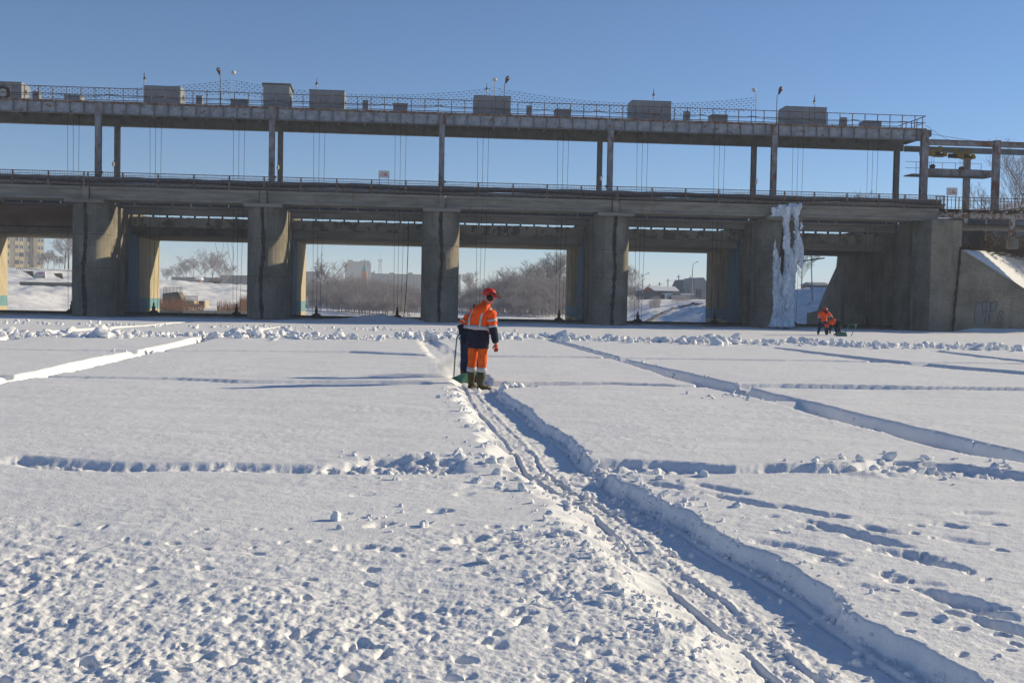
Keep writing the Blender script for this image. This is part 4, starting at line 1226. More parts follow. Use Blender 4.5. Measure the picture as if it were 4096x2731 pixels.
for px0, px1, py0, py1, lab, hk in [(3676, 3785, 602, 626, 'yellow electric hoist half hidden behind the gantry end column', 3730), (3790, 3900, 612, 635, 'yellow electric hoist hanging in the middle of the portal', 3845)]:
    Y = 88.6
    a, b = px_x(px0, py0, Y), px_x(px1, py0, Y)
    zm = (px_z(px0, py0, Y)+px_z(px0, py1, Y))/2
    t = thing('electric_hoist', lab, 'hoist', ((a+b)/2, Y, zm), 'electric hoists')
    mb = MB(); mb.cyl((a+.1, Y, zm), (a+.75, Y, zm), .19, n=10); mb.build('motor', 'hoist_dark' if hk == 3845 else 'hoist_yellow', t, smooth=True)
    mb = MB(); mb.cbox((a+1.02, Y, zm+.06), .55, .5, .46); mb.build('gearbox', 'hoist_yellow', t)
    mb = MB(); mb.cyl((a+1.3, Y, zm), (b-.3, Y, zm), .17, n=10); mb.build('drum', 'hoist_dark', t, smooth=True)
    mb = MB(); mb.cbox(((a+1.3+b-.3)/2, Y, zm-.2), b-a-1.5, .3, .1); mb.build('drum_guard', 'hoist_yellow', t)
    mb = MB(); mb.cyl((b-.31, Y, zm), (b, Y, zm), .21, n=10); mb.build('end_cap', 'hoist_yellow', t, smooth=True)
    for fx in (a+.75, b-.55):
        mb = MB(); mb.cbox((fx, Y+.1, zm+.38), .2, .5, .5); mb.build('trolley', 'hoist_yellow', t)
    hx = px_x(hk, 660, Y)
    for dx in (-.12, .12):
        mb = MB(); mb.cyl((hx+dx, Y, zm-.2), (hx+dx*.8, Y, zm-.95), .014, n=4); mb.build('rope', 'cable', t)
    mb = MB(); mb.tube([(hx, Y-.12, zm-1.05), (hx, Y+.12, zm-1.05)], [.2, .2], 10); mb.build('hook_block', 'hoist_dark', t)
    mb = MB(); mb.tube([(hx, Y, zm-1.2), (hx, Y, zm-1.38), (hx+.1, Y, zm-1.48), (hx+.02, Y, zm-1.6), (hx-.1, Y, zm-1.52)], [.03, .04, .045, .04, .015], 6); mb.build('hook', 'hoist_dark', t, smooth=True)
mb = MB(); p0, p1 = Vector((39.9, 85, 15.6)), Vector((62, 86.5, 15.2))
mb.tube([p0.lerp(p1, u)-Vector((0, 0, 2.4*u*(1-u))) for u in np.linspace(0, 1, 15)], .016, 4)
tag(mb.build('overhead_wire', 'cable', None), 'thin wire running from the gantry end over the portal', 'wire')
mb = MB(); mb.tube([(39.9, 85, 16.2), (41.2, 85, 15.4), (42.6, 85, 14.75)], .014, 4)
tag(mb.build('guy_wire', 'cable', None), 'short guy wire slanting down from the gantry end railing', 'wire')

# ================================================================== FROZEN CASCADE
def ice_pt(a, b, Y):
    return onY(3040+a*.351, 780+b*.351, Y)
mb = MB()
r = random.Random(21)
def strand(pts, r0, Y0=80.75, Y1=81.1, n=9):
    P = []; R = []
    m = 5
    for i in range(len(pts)-1):
        for q in range(m if i < len(pts)-2 else m+1):
            u = q/m
            a = pts[i][0]+(pts[i+1][0]-pts[i][0])*u+r.uniform(-5, 5)
            b = pts[i][1]+(pts[i+1][1]-pts[i][1])*u
            w = (i+u)/(len(pts)-1)
            rad = r0[i]+(r0[i+1]-r0[i])*u
            P.append(ice_pt(a, b, Y0+(Y1-Y0)*w)); R.append(max(.015, rad*(1+r.uniform(-.22, .22))))
    mb.tube(P, R, n)
strand([(300, 130), (300, 340), (315, 700), (300, 1000), (290, 1500)], [.30, .26, .27, .38, .46])
strand([(265, 200), (290, 420), (300, 800), (265, 1050), (255, 1500)], [.16, .14, .14, .22, .28])
strand([(350, 620), (350, 900), (345, 1200), (330, 1500)], [.12, .26, .26, .30])
strand([(395, 130), (412, 340), (428, 480), (432, 600), (400, 720), (375, 900), (370, 1200), (345, 1495)], [.30, .13, .20, .36, .26, .22, .18, .22])
strand([(440, 420), (455, 560), (465, 660), (470, 760)], [.07, .16, .17, .05])
strand([(470, 500), (485, 590), (488, 700), (488, 810)], [.04, .08, .07, .015])
strand([(420, 660), (425, 740), (428, 800)], [.12, .09, .02])
strand([(176, 495), (172, 620), (168, 800), (180, 1000), (195, 1200), (180, 1500)], [.03, .09, .15, .24, .22, .26])
strand([(195, 620), (205, 800), (225, 1000), (235, 1150), (215, 1490)], [.04, .13, .16, .14, .26])
strand([(150, 900), (158, 1100), (160, 1300), (150, 1500)], [.05, .10, .10, .20])
for k in range(26):
    a = 150+310*(k/25)+r.uniform(-8, 8)
    tp_ = 150 if a < 220 else (118 if a < 340 else 98)
    ln = r.uniform(90, 190) if a > 220 else r.uniform(70, 130)
    strand([(a, tp_+r.uniform(-8, 22)), (a+r.uniform(-6, 6), tp_+ln*.5), (a+r.uniform(-4, 4), tp_+ln)], [.15, .13, .02], 80.85, 80.85, 7)
for k in range(7):
    a = 105+k*13
    strand([(a+8, 232+r.uniform(-6, 6)), (a, 262), (a-2, 285)], [.06, .05, .012], 80.85, 80.85, 6)
for k in range(30):
    a = r.uniform(130, 380)
    strand([(a, 1430+r.uniform(-40, 20)), (a+r.uniform(-20, 20), 1500)], [.10, .2], 80.7, 80.6, 7)
for k in range(70):
    b0 = r.uniform(150, 1350)
    a = r.choice([r.uniform(262, 345), r.uniform(262, 345), r.uniform(400, 470) if b0 < 760 else r.uniform(300, 390), r.uniform(155, 235) if b0 > 620 else 300])
    ln = r.uniform(50, 170)
    strand([(a, b0), (a+r.uniform(-5, 5), b0+ln*.5), (a+r.uniform(-6, 6), b0+ln)], [.05, r.uniform(.06, .12), .015], 80.55, 80.62, 6)
for k in range(16):
    a = r.uniform(425, 490); b0 = r.uniform(600, 720)
    strand([(a, b0), (a+2, b0+60), (a+3, b0+r.uniform(90, 150))], [.05, .03, .008], 80.8, 80.8, 5)
strand([(330, 600), (345, 700), (360, 900), (330, 1200), (310, 1500)], [.15, .25, .3, .36, .45], 80.9, 80.9)
strand([(235, 1040), (240, 1250), (235, 1500)], [.06, .12, .26], 80.95, 80.9)
mat('ice', (0.50, 0.57, 0.64), (0.80, 0.83, 0.86), scale=2.6, stretch=(1.4, 1.4, .30), sss=0.35, rough=0.35, bump=0.6, bscale=9, bdist=0.06, spec=0.5,
    c3=(0.36, 0.35, 0.33), scale3=3.2, ramp3=(0.66, 0.78), stretch3=(1, 1, .4))
ice = mb.build('ice_cascade', 'ice', None, smooth=True)
tag(ice, 'white frozen cascade of ice hanging from the walkway over the first pier', 'ice cascade')
m_ = ice.modifiers.new('fuse', 'REMESH'); m_.mode = 'VOXEL'; m_.voxel_size = 0.042; m_.use_smooth_shade = True
tx_ice = bpy.data.textures.new('ice_lumps', 'CLOUDS'); tx_ice.noise_scale = 0.16; tx_ice.noise_depth = 3
m_ = ice.modifiers.new('lumps', 'DISPLACE'); m_.texture = tx_ice; m_.strength = 0.16; m_.mid_level = 0.5; m_.texture_coords = 'GLOBAL'
# ================================================================== TERRAIN BEYOND THE BRIDGE
TC = [  # photograph column -> profile (Y, z)
 (-9000, [(98, 6), (140, 7), (400, 9), (900, 12), (3000, 14)]),
 (-2000, [(98, 3), (130, 6), (200, 7), (400, 9), (900, 12), (3000, 14)]),
 (-500, [(98, -.5), (120, 1.0), (160, 3.5), (240, 7), (430, 10.3), (900, 12), (3000, 14)]),
 (0, [(98, -1), (125, -.6), (150, .9), (185, 2.7), (215, 4.0), (245, 6.3), (430, 10.3), (900, 12), (3000, 14)]),
 (300, [(98, -1), (135, -1), (160, .2), (185, 2.3), (215, 3.8), (245, 6.1), (430, 10), (900, 12), (3000, 14)]),
 (650, [(98, -1), (138, -1), (150, -.6), (180, .6), (220, 3.0), (250, 4.7), (430, 6), (900, 9), (3000, 12)]),
 (990, [(98, -1), (138, -1), (160, -.4), (200, 1.2), (240, 3.2), (262, 4.0), (430, 5), (900, 8), (3000, 12)]),
 (1250, [(98, -1.2), (180, -1.2), (250, 0), (320, 2.5), (350, 4.2), (500, 4.5), (900, 7), (3000, 12)]),
 (1700, [(98, -1.2), (220, -1.2), (300, 0), (350, 2.8), (500, 4), (900, 6), (3000, 12)]),
 (2250, [(98, -1.2), (250, -1), (300, .5), (400, 2), (900, 4), (3000, 10)]),
 (2480, [(98, -1.2), (135, -1.1), (190, .4), (235, 2.2), (300, 2.6), (900, 4), (3000, 10)]),
 (2640, [(98, -1.2), (118, -1.1), (150, .3), (200, 1.8), (235, 2.5), (300, 2.7), (900, 4), (3000, 10)]),
 (2820, [(98, -1.2), (108, -1), (130, .9), (170, 2.2), (235, 2.6), (300, 2.8), (900, 4), (3000, 10)]),
 (3100, [(98, -1.1), (108, -.8), (125, .9), (150, 3.6), (170, 4.3), (400, 5), (900, 6), (3000, 10)]),
 (3330, [(98, -.9), (106, -.6), (120, 1.5), (140, 4.0), (170, 4.6), (400, 5), (900, 6), (3000, 10)]),
 (3420, [(98, 4.0), (104, 6.0), (115, 7.6), (150, 8.2), (200, 7.5), (400, 6.5), (3000, 10)]),
 (3560, [(98, 6.4), (103, 7.6), (112, 8.8), (150, 9), (200, 8), (400, 7), (3000, 10)]),
 (5500, [(98, 6.4), (103, 7.6), (112, 8.8), (150, 9), (200, 7.5), (400, 7.5), (3000, 10)]),
 (12000, [(98, 6.4), (130, 7), (200, 7.5), (400, 7.5), (3000, 10)])]
TU = np.array([c[0] for c in TC], float)
def terr_base(u, Y):
    vals = np.stack([np.interp(Y, [p[0] for p in c[1]], [p[1] for p in c[1]]) for c in TC], 0)
    idx = np.clip(np.searchsorted(TU, u)-1, 0, len(TU)-2)
    t = np.clip((u-TU[idx])/(TU[idx+1]-TU[idx]), 0, 1)
    t = t*t*(3-2*t)
    n = np.arange(len(u))
    return vals[idx, n]*(1-t)+vals[idx+1, n]*t
def u_of(X, Y):
    return 2048+FPX*np.tan(np.arctan2(X, Y)-PSI)
def terr_z(X, Y):
    X = np.atleast_1d(np.asarray(X, float)); Y = np.atleast_1d(np.asarray(Y, float))
    z = terr_base(u_of(X, Y), Y)
    k = np.clip((Y-98)/30, 0, 1)
    lf = np.where(u_of(X, Y) < 1150, 1.0, 0.0)*np.clip((Y-140)/40, 0, 1)
    z = z + k*((0.35+0.55*lf)*fbm(X/9, Y/14, 4, 3) + (0.12+.1*lf)*fbm(X/1.6, Y/2.2, 3, 1))
    rip = sstep((X-30)/3)*sstep((Y-110)/5)*sstep((175-Y)/10)
    z = z + rip*0.5*np.abs(fbm(X/1.1, Y/1.6, 3, 2))
    return z
def tz(X, Y):
    return float(terr_z(X, Y)[0])
ys_ = [98.3]
while ys_[-1] < 2950:
    ys_.append(ys_[-1]*1.0115+.05)
us_ = np.concatenate([np.linspace(-9000, -900, 40)[:-1], np.linspace(-900, 3300, 360)[:-1], np.linspace(3300, 3520, 30)[:-1], np.linspace(3520, 12000, 60)])
UU, YY = np.meshgrid(us_, np.array(ys_))
XX = YY*np.tan(np.arctan((UU-2048)/FPX)+PSI)
ZZ = terr_z(XX.ravel(), YY.ravel()).reshape(XX.shape)
tr_ = grid_mesh('river_banks', XX, YY, ZZ, 'snow_far')
tr_['kind'] = 'structure'
mb = MB(); mb.add([(-2990, -2990, -2.9), (2990, -2990, -2.9), (2990, 2990, -2.9), (-2990, 2990, -2.9)], [(0, 1, 2, 3)])
o = mb.build('ground', 'snow_far'); o['kind'] = 'structure'
# snowy bank beside the wing wall
bx = np.linspace(ABX+2.6, 80, 90); by = np.linspace(YW+.3, 98.6, 60)
BX, BY = np.meshgrid(bx, by)
wt = np.interp(BX, [p[0] for p in tp]+[xe, 90], [p[1] for p in tp]+[.3, .1])
BZ = np.minimum(6.35+.03*(BY-86), wt+.12+(BY-YW-.3)*.62) + .06*fbm(BX/1.3, BY/1.1, 4, 2) + .02*fbm(BX/.3, BY/.3, 3, 4)
BZ = np.where(BY > 95, BZ+(terr_z(BX.ravel(), np.full(BX.size, 98.6)).reshape(BX.shape)-6.5)*sstep((BY-95)/3.6), BZ)
bank = grid_mesh('snow_bank', BX, BY, BZ, 'snow'); bank['kind'] = 'structure'
for k in range(2):
    pass

# ================================================================== TREES AND BUSHES
mat('bark', (0.075, 0.06, 0.05), (0.13, 0.105, 0.085), scale=3, rough=0.95)
mat('twig', (0.25, 0.23, 0.245), (0.35, 0.33, 0.345), scale=0.4, rough=0.95)
mat('twig_frost', (0.27, 0.24, 0.235), (0.38, 0.35, 0.345), scale=0.3, rough=0.95)
mat('reed', (0.20, 0.10, 0.075), (0.28, 0.16, 0.11), scale=0.5, rough=0.95)
mat('dry_shrub', (0.075, 0.055, 0.04), (0.13, 0.10, 0.07), scale=1.5, rough=0.95)
def segs_mesh(name, segs, material, parent, off):
    A = np.array([s[0] for s in segs]); B = np.array([s[1] for s in segs])
    ra = np.array([s[2] for s in segs])[:, None]; rb = np.array([s[3] for s in segs])[:, None]
    d = B-A
    d = d/np.maximum(np.linalg.norm(d, axis=1, keepdims=True), 1e-6)
    ref = np.where(np.abs(d[:, 2:3]) < .9, np.array([[0, 0, 1.]]), np.array([[1., 0, 0]]))
    s1 = np.cross(d, ref); s1 /= np.linalg.norm(s1, axis=1, keepdims=True)
    s2 = np.cross(d, s1)
    n = len(segs)
    V = np.zeros((n, 6, 3))
    for k in range(3):
        w = 2*math.pi*k/3
        o = s1*math.cos(w)+s2*math.sin(w)
        V[:, k] = A+o*ra; V[:, 3+k] = B+o*rb
    V = V.reshape(-1, 3)-np.array(off)
    base = (np.arange(n)*6)[:, None]
    q = np.concatenate([base+np.array([[0, 1, 4, 3]]), base+np.array([[1, 2, 5, 4]]), base+np.array([[2, 0, 3, 5]])], 0)
    me = bpy.data.meshes.new(name)
    me.vertices.add(len(V)); me.vertices.foreach_set('co', V.reshape(-1).astype(np.float32))
    me.loops.add(len(q)*4); me.loops.foreach_set('vertex_index', q.reshape(-1).astype(np.int32))
    me.polygons.add(len(q)); me.polygons.foreach_set('loop_start', np.arange(0, len(q)*4, 4, dtype=np.int32))
    me.update(calc_edges=True)
    ob = bpy.data.objects.new(name, me); COL.objects.link(ob)
    me.materials.append(MATS[material]); ob.parent = parent
    return ob
def grow(r, p, d, L, rad, lev, maxlev, out, kids, spread, up, first=True):
    n = 3 if lev < 2 else 2
    pts = [p]
    for i in range(n):
        d = (d+Vector((r.uniform(-1, 1), r.uniform(-1, 1), r.uniform(-1, 1)))*(.10 if lev else .06)+Vector((0, 0, up*(1 if lev else .3)))).normalized()
        q = pts[-1]+d*(L/n)
        r0 = rad*(1-.75*i/n); r1 = rad*(1-.75*(i+1)/n)
        out[min(lev, len(out)-1)].append((tuple(pts[-1]), tuple(q), r0, r1))
        pts.append(q)
    if lev >= maxlev:
        return
    for k in range(kids[lev]):
        u = r.uniform(.28 if lev == 0 else .15, 1.0)
        i = min(int(u*n), n-1)
        b = pts[i].lerp(pts[i+1], u*n-i)
        az = r.uniform(0, 2*math.pi)
        side = Vector((math.cos(az), math.sin(az), r.uniform(-.1, .5))).normalized()
        nd = (d*(1-spread)+side*spread).normalized()
        grow(r, b, nd, L*(1.05-.45*u)*(r.uniform(.75, 1.1) if lev == 0 else r.uniform(.45, .72)), max(rad*.42, .008), lev+1, maxlev, out, kids, spread, up)
def tree(loc, h, seed, label, name='bare_tree', kids=(9, 7, 6, 3), spread=.55, up=.10, group=None, trunkr=None, stems=1, twig='twig', minr=None):
    t = thing(name, label, 'tree', loc, group)
    r = random.Random(seed)
    out = [[], []]
    for s in range(stems):
        d = Vector((r.uniform(-.25, .25)*(stems > 1)*2, r.uniform(-.2, .2), 1)).normalized()
        grow(r, Vector(loc)-Vector((0, 0, .3)), d, h*.60*r.uniform(.9, 1.08), trunkr or h*.016, 0, len(kids), out, kids, spread, up)
    if minr:
        out = [[(a, b, max(x, minr), max(y, minr*.8)) for a, b, x, y in o] for o in out]
    segs_mesh('trunk', out[0], 'bark', t, loc)
    segs_mesh('crown', out[1], twig, t, loc)
    return t
def bush_mesh(h, w, seed, stems=34, kids=(9, 6, 2), minr=.013):
    r = random.Random(seed)
    out = [[], []]
    for s in range(stems):
        a = r.uniform(0, 6.28); q = math.sqrt(r.random())*w*.45
        p = Vector((q*math.cos(a), q*math.sin(a), -.3))
        d = Vector((math.cos(a)*.5*q/w*2, math.sin(a)*.5*q/w*2, 1)).normalized()
        grow(r, p, d, h*.62*r.uniform(.6, 1.1), .05, 0, len(kids), out, kids, .5, .10)
    return [[(a, b, max(x, minr), max(y, minr*.7)) for a, b, x, y in o] for o in out]
def at_ground(px, Y):
    X = float(onY(px, 1200, Y)[0])
    return (X, Y, tz(X, Y))
# willow thicket: two shapes, copied
protos = []
for k in range(3):
    t = thing('willow_bush', 'dense bare willow bush in the thicket downstream of the bridge', 'bush', (0, 0, 0), 'willow thicket downstream')
    o = bush_mesh(7.0, 10.0, 300+k)
    a = segs_mesh('stems', o[0], 'twig', t, (0, 0, 0)); a['kind'] = 'stuff'; b = segs_mesh('twigs', o[1], 'twig', t, (0, 0, 0)); b['kind'] = 'stuff'
    protos.append((t, a, b))
bush_spots = [(1255, 262, .75), (1300, 240, .95), (1345, 255, .9), (1390, 230, 1.05), (1440, 245, 1.1), (1490, 225, 1.0), (1535, 245, .95), (1580, 230, .85), (1625, 250, .85), (1665, 235, .8),
              (1420, 205, .8), (1520, 200, .75), (1600, 205, .6), (1860, 260, .6), (1910, 245, .85), (1960, 235, 1.05), (2010, 250, 1.2), (2060, 235, 1.2), (2105, 250, 1.35), (2150, 235, 1.3), (2195, 250, 1.35), (2240, 240, 1.3), (2290, 250, 1.2), (2340, 245, 1.2), (2390, 250, 1.1),
              (2000, 212, .8), (2090, 210, .85), (2180, 208, .8), (2262, 212, .8), (1770, 250, .8), (1720, 240, .8), (1280, 205, .5), (1352, 200, .6), (1390, 195, .5), (1460, 190, .6), (1560, 190, .55), (1640, 195, .55), (1880, 215, .5), (1940, 205, .6), (2040, 200, .65), (2130, 195, .65), (2220, 200, .6), (1250, 290, .8), (1430, 285, 1.0), (1560, 285, .9), (2515, 285, .8), (2545, 300, .7)]
for k, (px, Y, s) in enumerate(bush_spots):
    g = at_ground(px, Y)
    t, a, b = protos[k % 3]
    if k < 3:
        root = t
    else:
        root = t.copy(); COL.objects.link(root)
        for ch in (a, b):
            c = ch.copy(); COL.objects.link(c); c.parent = root
    root['label'] = ('low bare willow bush in front of the thicket downstream of the bridge' if s < .66 else ('tall broad bare willow bush in the thicket downstream of the bridge' if s > 1.15 else 'dense bare willow bush in the thicket downstream of the bridge'))
    root.location = g; root.rotation_euler = (0, 0, k*1.7); root.scale = (s, s, s*(.9+.2*((k*7) % 5)/4))
tree(at_ground(1306, 235), 12.0, 41, 'tall bare tree rising over the willow thicket left of the brick spire', kids=(9, 8, 5, 3), minr=.02)
tree(at_ground(1878, 330), 10.5, 42, 'round bare tree behind the snowy bank beside the third pier', kids=(10, 8, 5, 3), minr=.025, twig='twig_frost')
for k, (px, Y, h, lab) in enumerate([(2035, 270, 11, 'broad bare tree over the thicket behind the worker'), (2130, 265, 14.5, 'tallest broad bare tree over the thicket in the third bay'), (2195, 255, 15.5, 'airy bare tree beside the second pier'), (2240, 258, 15, 'airy bare tree half hidden by the second pier')]):
    tree(at_ground(px, Y), h, 50+k, lab, kids=(11, 8, 6, 3), minr=.022, twig='twig_frost' if k > 1 else 'twig')
for k, (px, Y, h) in enumerate([(742, 520, 15), (775, 540, 14), (822, 500, 16), (850, 520, 18), (872, 540, 16), (905, 530, 14), (668, 600, 12), (706, 640, 11)]):
    tree(at_ground(px, Y), h, 60+k, 'hazy bare tree on the plateau behind the river stairs', kids=(8, 7, 5, 2), minr=.045, group='trees on the plateau')
for k, (px, Y, h) in enumerate([(258, 300, 12), (275, 330, 13), (190, 360, 7), (215, 370, 7), (238, 360, 6), (165, 380, 8), (130, 390, 8)]):
    tree(at_ground(px, Y), h, 80+k, 'bare tree near the tall apartment block on the bank', kids=(8, 6, 5, 2), minr=.03, group='trees by the apartment block')
tree(at_ground(3205, 190), 9.5, 95, 'frosted bare tree behind the ice cascade', kids=(10, 8, 5, 3), minr=.016, twig='twig_frost')
tree(at_ground(2530, 330), 12, 96, 'faint bare tree left of the long shed', kids=(10, 8, 5, 2), minr=.03, twig='twig_frost')
for k, (px, Y, h, lab) in enumerate([(4050, 108, 11.0, 'tall bare birch with pale stems behind the hoist portal'), (4150, 112, 12.0, 'second bare birch behind the hoist portal, further from the gantry'), (3990, 118, 7, 'low bare shrubby tree behind the portal rear column')]):
    X = float(onY(px, 900, Y)[0])
    tree((X, Y, tz(X, Y)), h, 101+k, lab, kids=(8, 6, 5, 2), minr=.008, stems=2, spread=.42, up=.10, trunkr=.10, twig='twig_frost' if k < 2 else 'twig')
# reeds, dry shrubs
def tuft_stuff(name, label, material, boxes, n, h, seed, rad=.02, bend=.25):
    r = random.Random(seed)
    segs = []
    for k in range(n):
        x0, x1, Y0, Y1 = boxes[k % len(boxes)]
        Y = r.uniform(Y0, Y1); X = float(onY(r.uniform(x0, x1), 1200, Y)[0]); z = tz(X, Y)-.1
        hh = h*r.uniform(.4, 1.1)
        a = (X, Y, z); b = (X+r.uniform(-bend, bend), Y+r.uniform(-bend, bend), z+hh)
        segs.append((a, b, rad, rad*.4))
    o = segs_mesh(name, segs, material, None, (0, 0, 0))
    return tag(o, label, 'reeds', kind='stuff')
tuft_stuff('reeds', 'reddish dry reeds along the water edge below the river stairs', 'reed', [(640, 815, 146, 158), (640, 740, 146, 170), (870, 1000, 150, 165), (960, 1010, 165, 185)], 2600, 1.6, 5)
tuft_stuff('dry_weeds', 'dry weeds scattered over the right river bank below the shed', 'twig', [(2690, 2760, 190, 230), (2600, 2640, 170, 200), (2515, 2560, 180, 230)], 900, 1.6, 6, .015, .5)
r = random.Random(31)
segs = []
for k in range(15000):
    X = r.uniform(40.8, 62); Y = r.uniform(86.5, 96)
    z = 6.0+r.uniform(0, 2.3)*(.6+.4*math.sin(X*1.7)*math.sin(X*.6+2))
    d = Vector((r.uniform(-1, 1), r.uniform(-1, 1), r.uniform(-.2, 1))).normalized()*r.uniform(.3, .9)
    segs.append(((X, Y, z), (X+d.x, Y+d.y, z+d.z), .022, .009))
o = segs_mesh('dry_brush', segs, 'dry_shrub', None, (0, 0, 0)); tag(o, 'tangled dark brush in the shade under the steel platform', 'brush', kind='stuff')
segs = []
for cx_, cy_ in [(3950, 1005), (4010, 1018), (3985, 1012)]:
    p = onY(cx_, cy_, 84.5)
    for k in range(90):
        zz = float(np.interp(84.5, [0, 1], [0, 0]))
        d = Vector((r.uniform(-1, 1), r.uniform(-1, .3), r.uniform(0, 1))).normalized()*r.uniform(.15, .45)
        segs.append(((p[0]+r.gauss(0, .2), 84.5+r.gauss(0, .2), p[2]-.1), (p[0]+d.x, 84.5+d.y, p[2]-.1+d.z), .008, .004))
o = segs_mesh('dry_tuft', segs, 'dry_shrub', None, (0, 0, 0)); tag(o, 'dry grass tufts poking out of the snow bank', 'grass', kind='stuff')

# ================================================================== BUILDINGS FAR OFF
mat('panel_grey', (0.25, 0.225, 0.19), (0.30, 0.27, 0.23), scale=.3, rough=.9)
mat('panel_yellow', (0.42, 0.36, 0.24), (0.48, 0.41, 0.28), scale=.4, rough=.9)
mat('window_dark', (0.05, 0.06, 0.075), (0.10, 0.115, 0.13), scale=.6, rough=.25, spec=.5)
mat('window_white', (0.50, 0.49, 0.46), (0.58, 0.57, 0.54), scale=.6, rough=.6)
mat('far_wall', (0.085, 0.09, 0.11), (0.12, 0.125, 0.15), scale=.05, rough=.9)
mat('far_brown', (0.13, 0.085, 0.08), (0.16, 0.11, 0.10), scale=.05, rough=.9)
mat('far_window', (0.15, 0.16, 0.19), (0.20, 0.21, 0.24), scale=.1, rough=.5)
mat('brick_red', (0.36, 0.14, 0.085), (0.30, 0.12, 0.08), scale=.5, rough=.9)
mat('teal_roof', (0.05, 0.20, 0.22), (0.07, 0.24, 0.26), scale=.3, rough=.6)
mat('gold', (0.55, 0.38, 0.10), rough=.3, metal=.8)
mat('shed_blue', (0.105, 0.125, 0.15), (0.14, 0.16, 0.18), scale=.4, rough=.8)
mat('shed_pale', (0.22, 0.25, 0.27), (0.27, 0.29, 0.31), scale=.4, rough=.8)
mat('shed_brown', (0.09, 0.05, 0.045), (0.12, 0.07, 0.06), scale=.6, rough=.85)
mat('pole_wood', (0.07, 0.062, 0.055), (0.11, 0.10, 0.09), scale=1, rough=.9)
mat('pole_grey', (0.26, 0.25, 0.24), (0.32, 0.31, 0.30), scale=1, rough=.8)
mat('pink', (0.52, 0.22, 0.40), rough=.8)
mat('yellow', (0.62, 0.50, 0.10), rough=.8)
mat('red_paint', (0.45, 0.10, 0.10), rough=.8)
mat('pale_blue', (0.50, 0.55, 0.56), (0.58, 0.60, 0.58), scale=1.5, rough=.8)
mat('car_paint', (0.30, 0.33, 0.38), rough=.3, spec=.5)
mat('roof_snow', (0.78, 0.79, 0.82), rough=.9)
def bld(name, label, Y, x0, x1, ytop, depth, wallm, z0=None, storeys=0, pxy=None):
    a, b = px_x(x0, 1150, Y), px_x(x1, 1150, Y)
    g = tz((a+b)/2, Y) if z0 is None else z0
    zt = px_z((x0+x1)/2, ytop, Y)
    t = thing(name, label, 'building', ((a+b)/2, Y, g))
    mb = MB(); mb.box(a, b, Y, Y+depth, g-2, zt); mb.build('wall', wallm, t)
    return t, a, b, g, zt
# tall apartment block on the left bank
Y = 430
t, a, b, g, zt = bld('apartment_block', 'yellow and grey panel apartment block on the snowy left bank', Y, -160, 176, 800, 14, 'panel_grey')
xs = lambda p: px_x(p, 1020, Y)
fl_h = 2.82
cols = [(86, 98), (100, 112), (114, 121), (123, 133), (155, 165), (166, 175), (60, 70), (40, 52), (20, 32), (0, 12), (-30, -15), (-60, -45), (-90, -75)]
wproto = None
for f in range(10):
    zb = g+0.6+f*fl_h
    for q, (p0, p1) in enumerate(cols):
        if q == 2 or zb+2.5 > zt:
            continue
        A, B = xs(p0), xs(p1)
        mb = MB(); mb.box(A, B, Y-.05, Y-.002, zb+1.0, zb+2.5); w = mb.build('window', 'window_white' if (f*3+q) % 4 else 'window_dark', t)
        mb = MB(); mb.box(A+.12, (A+B)/2-.05, Y-.07, Y-.052, zb+1.12, zb+2.38); mb.build('pane', 'window_dark', w)
        mb = MB(); mb.box((A+B)/2+.05, B-.12, Y-.07, Y-.052, zb+1.12, zb+2.38); mb.build('pane', 'window_dark', w)
        mb = MB(); mb.box(A-.05, B+.05, Y-.10, Y-.003, zb-.25, zb+.95); mb.build('spandrel_panel', 'panel_yellow', t)
mb = MB(); mb.box(xs(134), xs(140), Y-.12, Y-.004, g, zt); mb.build('yellow_strip', 'panel_yellow', t)
mb = MB(); mb.box(xs(140.2), xs(153), Y-.7, Y-.005, g, zt); mb.build('stair_tower', 'panel_grey', t)
root_ = t
th_ = math.radians(42)
corner = Vector((b, Y, 0)); cen = Vector((root_.location.x, Y, 0)); half = (corner-cen).length
sx_ = 1.32
root_.rotation_euler = (0, 0, th_); root_.scale = (sx_, 1, 1)
root_.location = (corner.x-half*sx_*math.cos(th_), corner.y-half*sx_*math.sin(th_), g)
# hazy tower block
Y = 1300
t, a, b, g, zt = bld('tower_block', 'hazy tall apartment tower behind the brick spire', Y, 1379, 1481, 1052, 16, 'far_wall')
H_ = zt-g
for q, (p0, p1, yt) in enumerate([(1390, 1410, 1039), (1410, 1441, 1045), (1441, 1478, 1042)]):
    mb = MB(); mb.box(px_x(p0, 1050, Y), px_x(p1, 1050, Y), Y+.5, Y+15, zt-1, px_z(p0, yt, Y)); mb.build('roof_block', 'far_brown', t)
mb = MB(); mb.box(a-.3, b+.3, Y-.4, Y-.02, zt-4, zt+.3); mb.build('upper_band', 'far_brown', t)
for f in range(15):
    for q in range(9):
        A = a+1+(b-a-2)*q/9
        mb = MB(); mb.box(A+.5, A+2.3, Y-.25, Y-.02, g+8+f*2.6+.7, g+8+f*2.6+2.0)
        if g+8+f*2.6+2.3 < zt-4.2:
            mb.build('window', 'far_window', t)
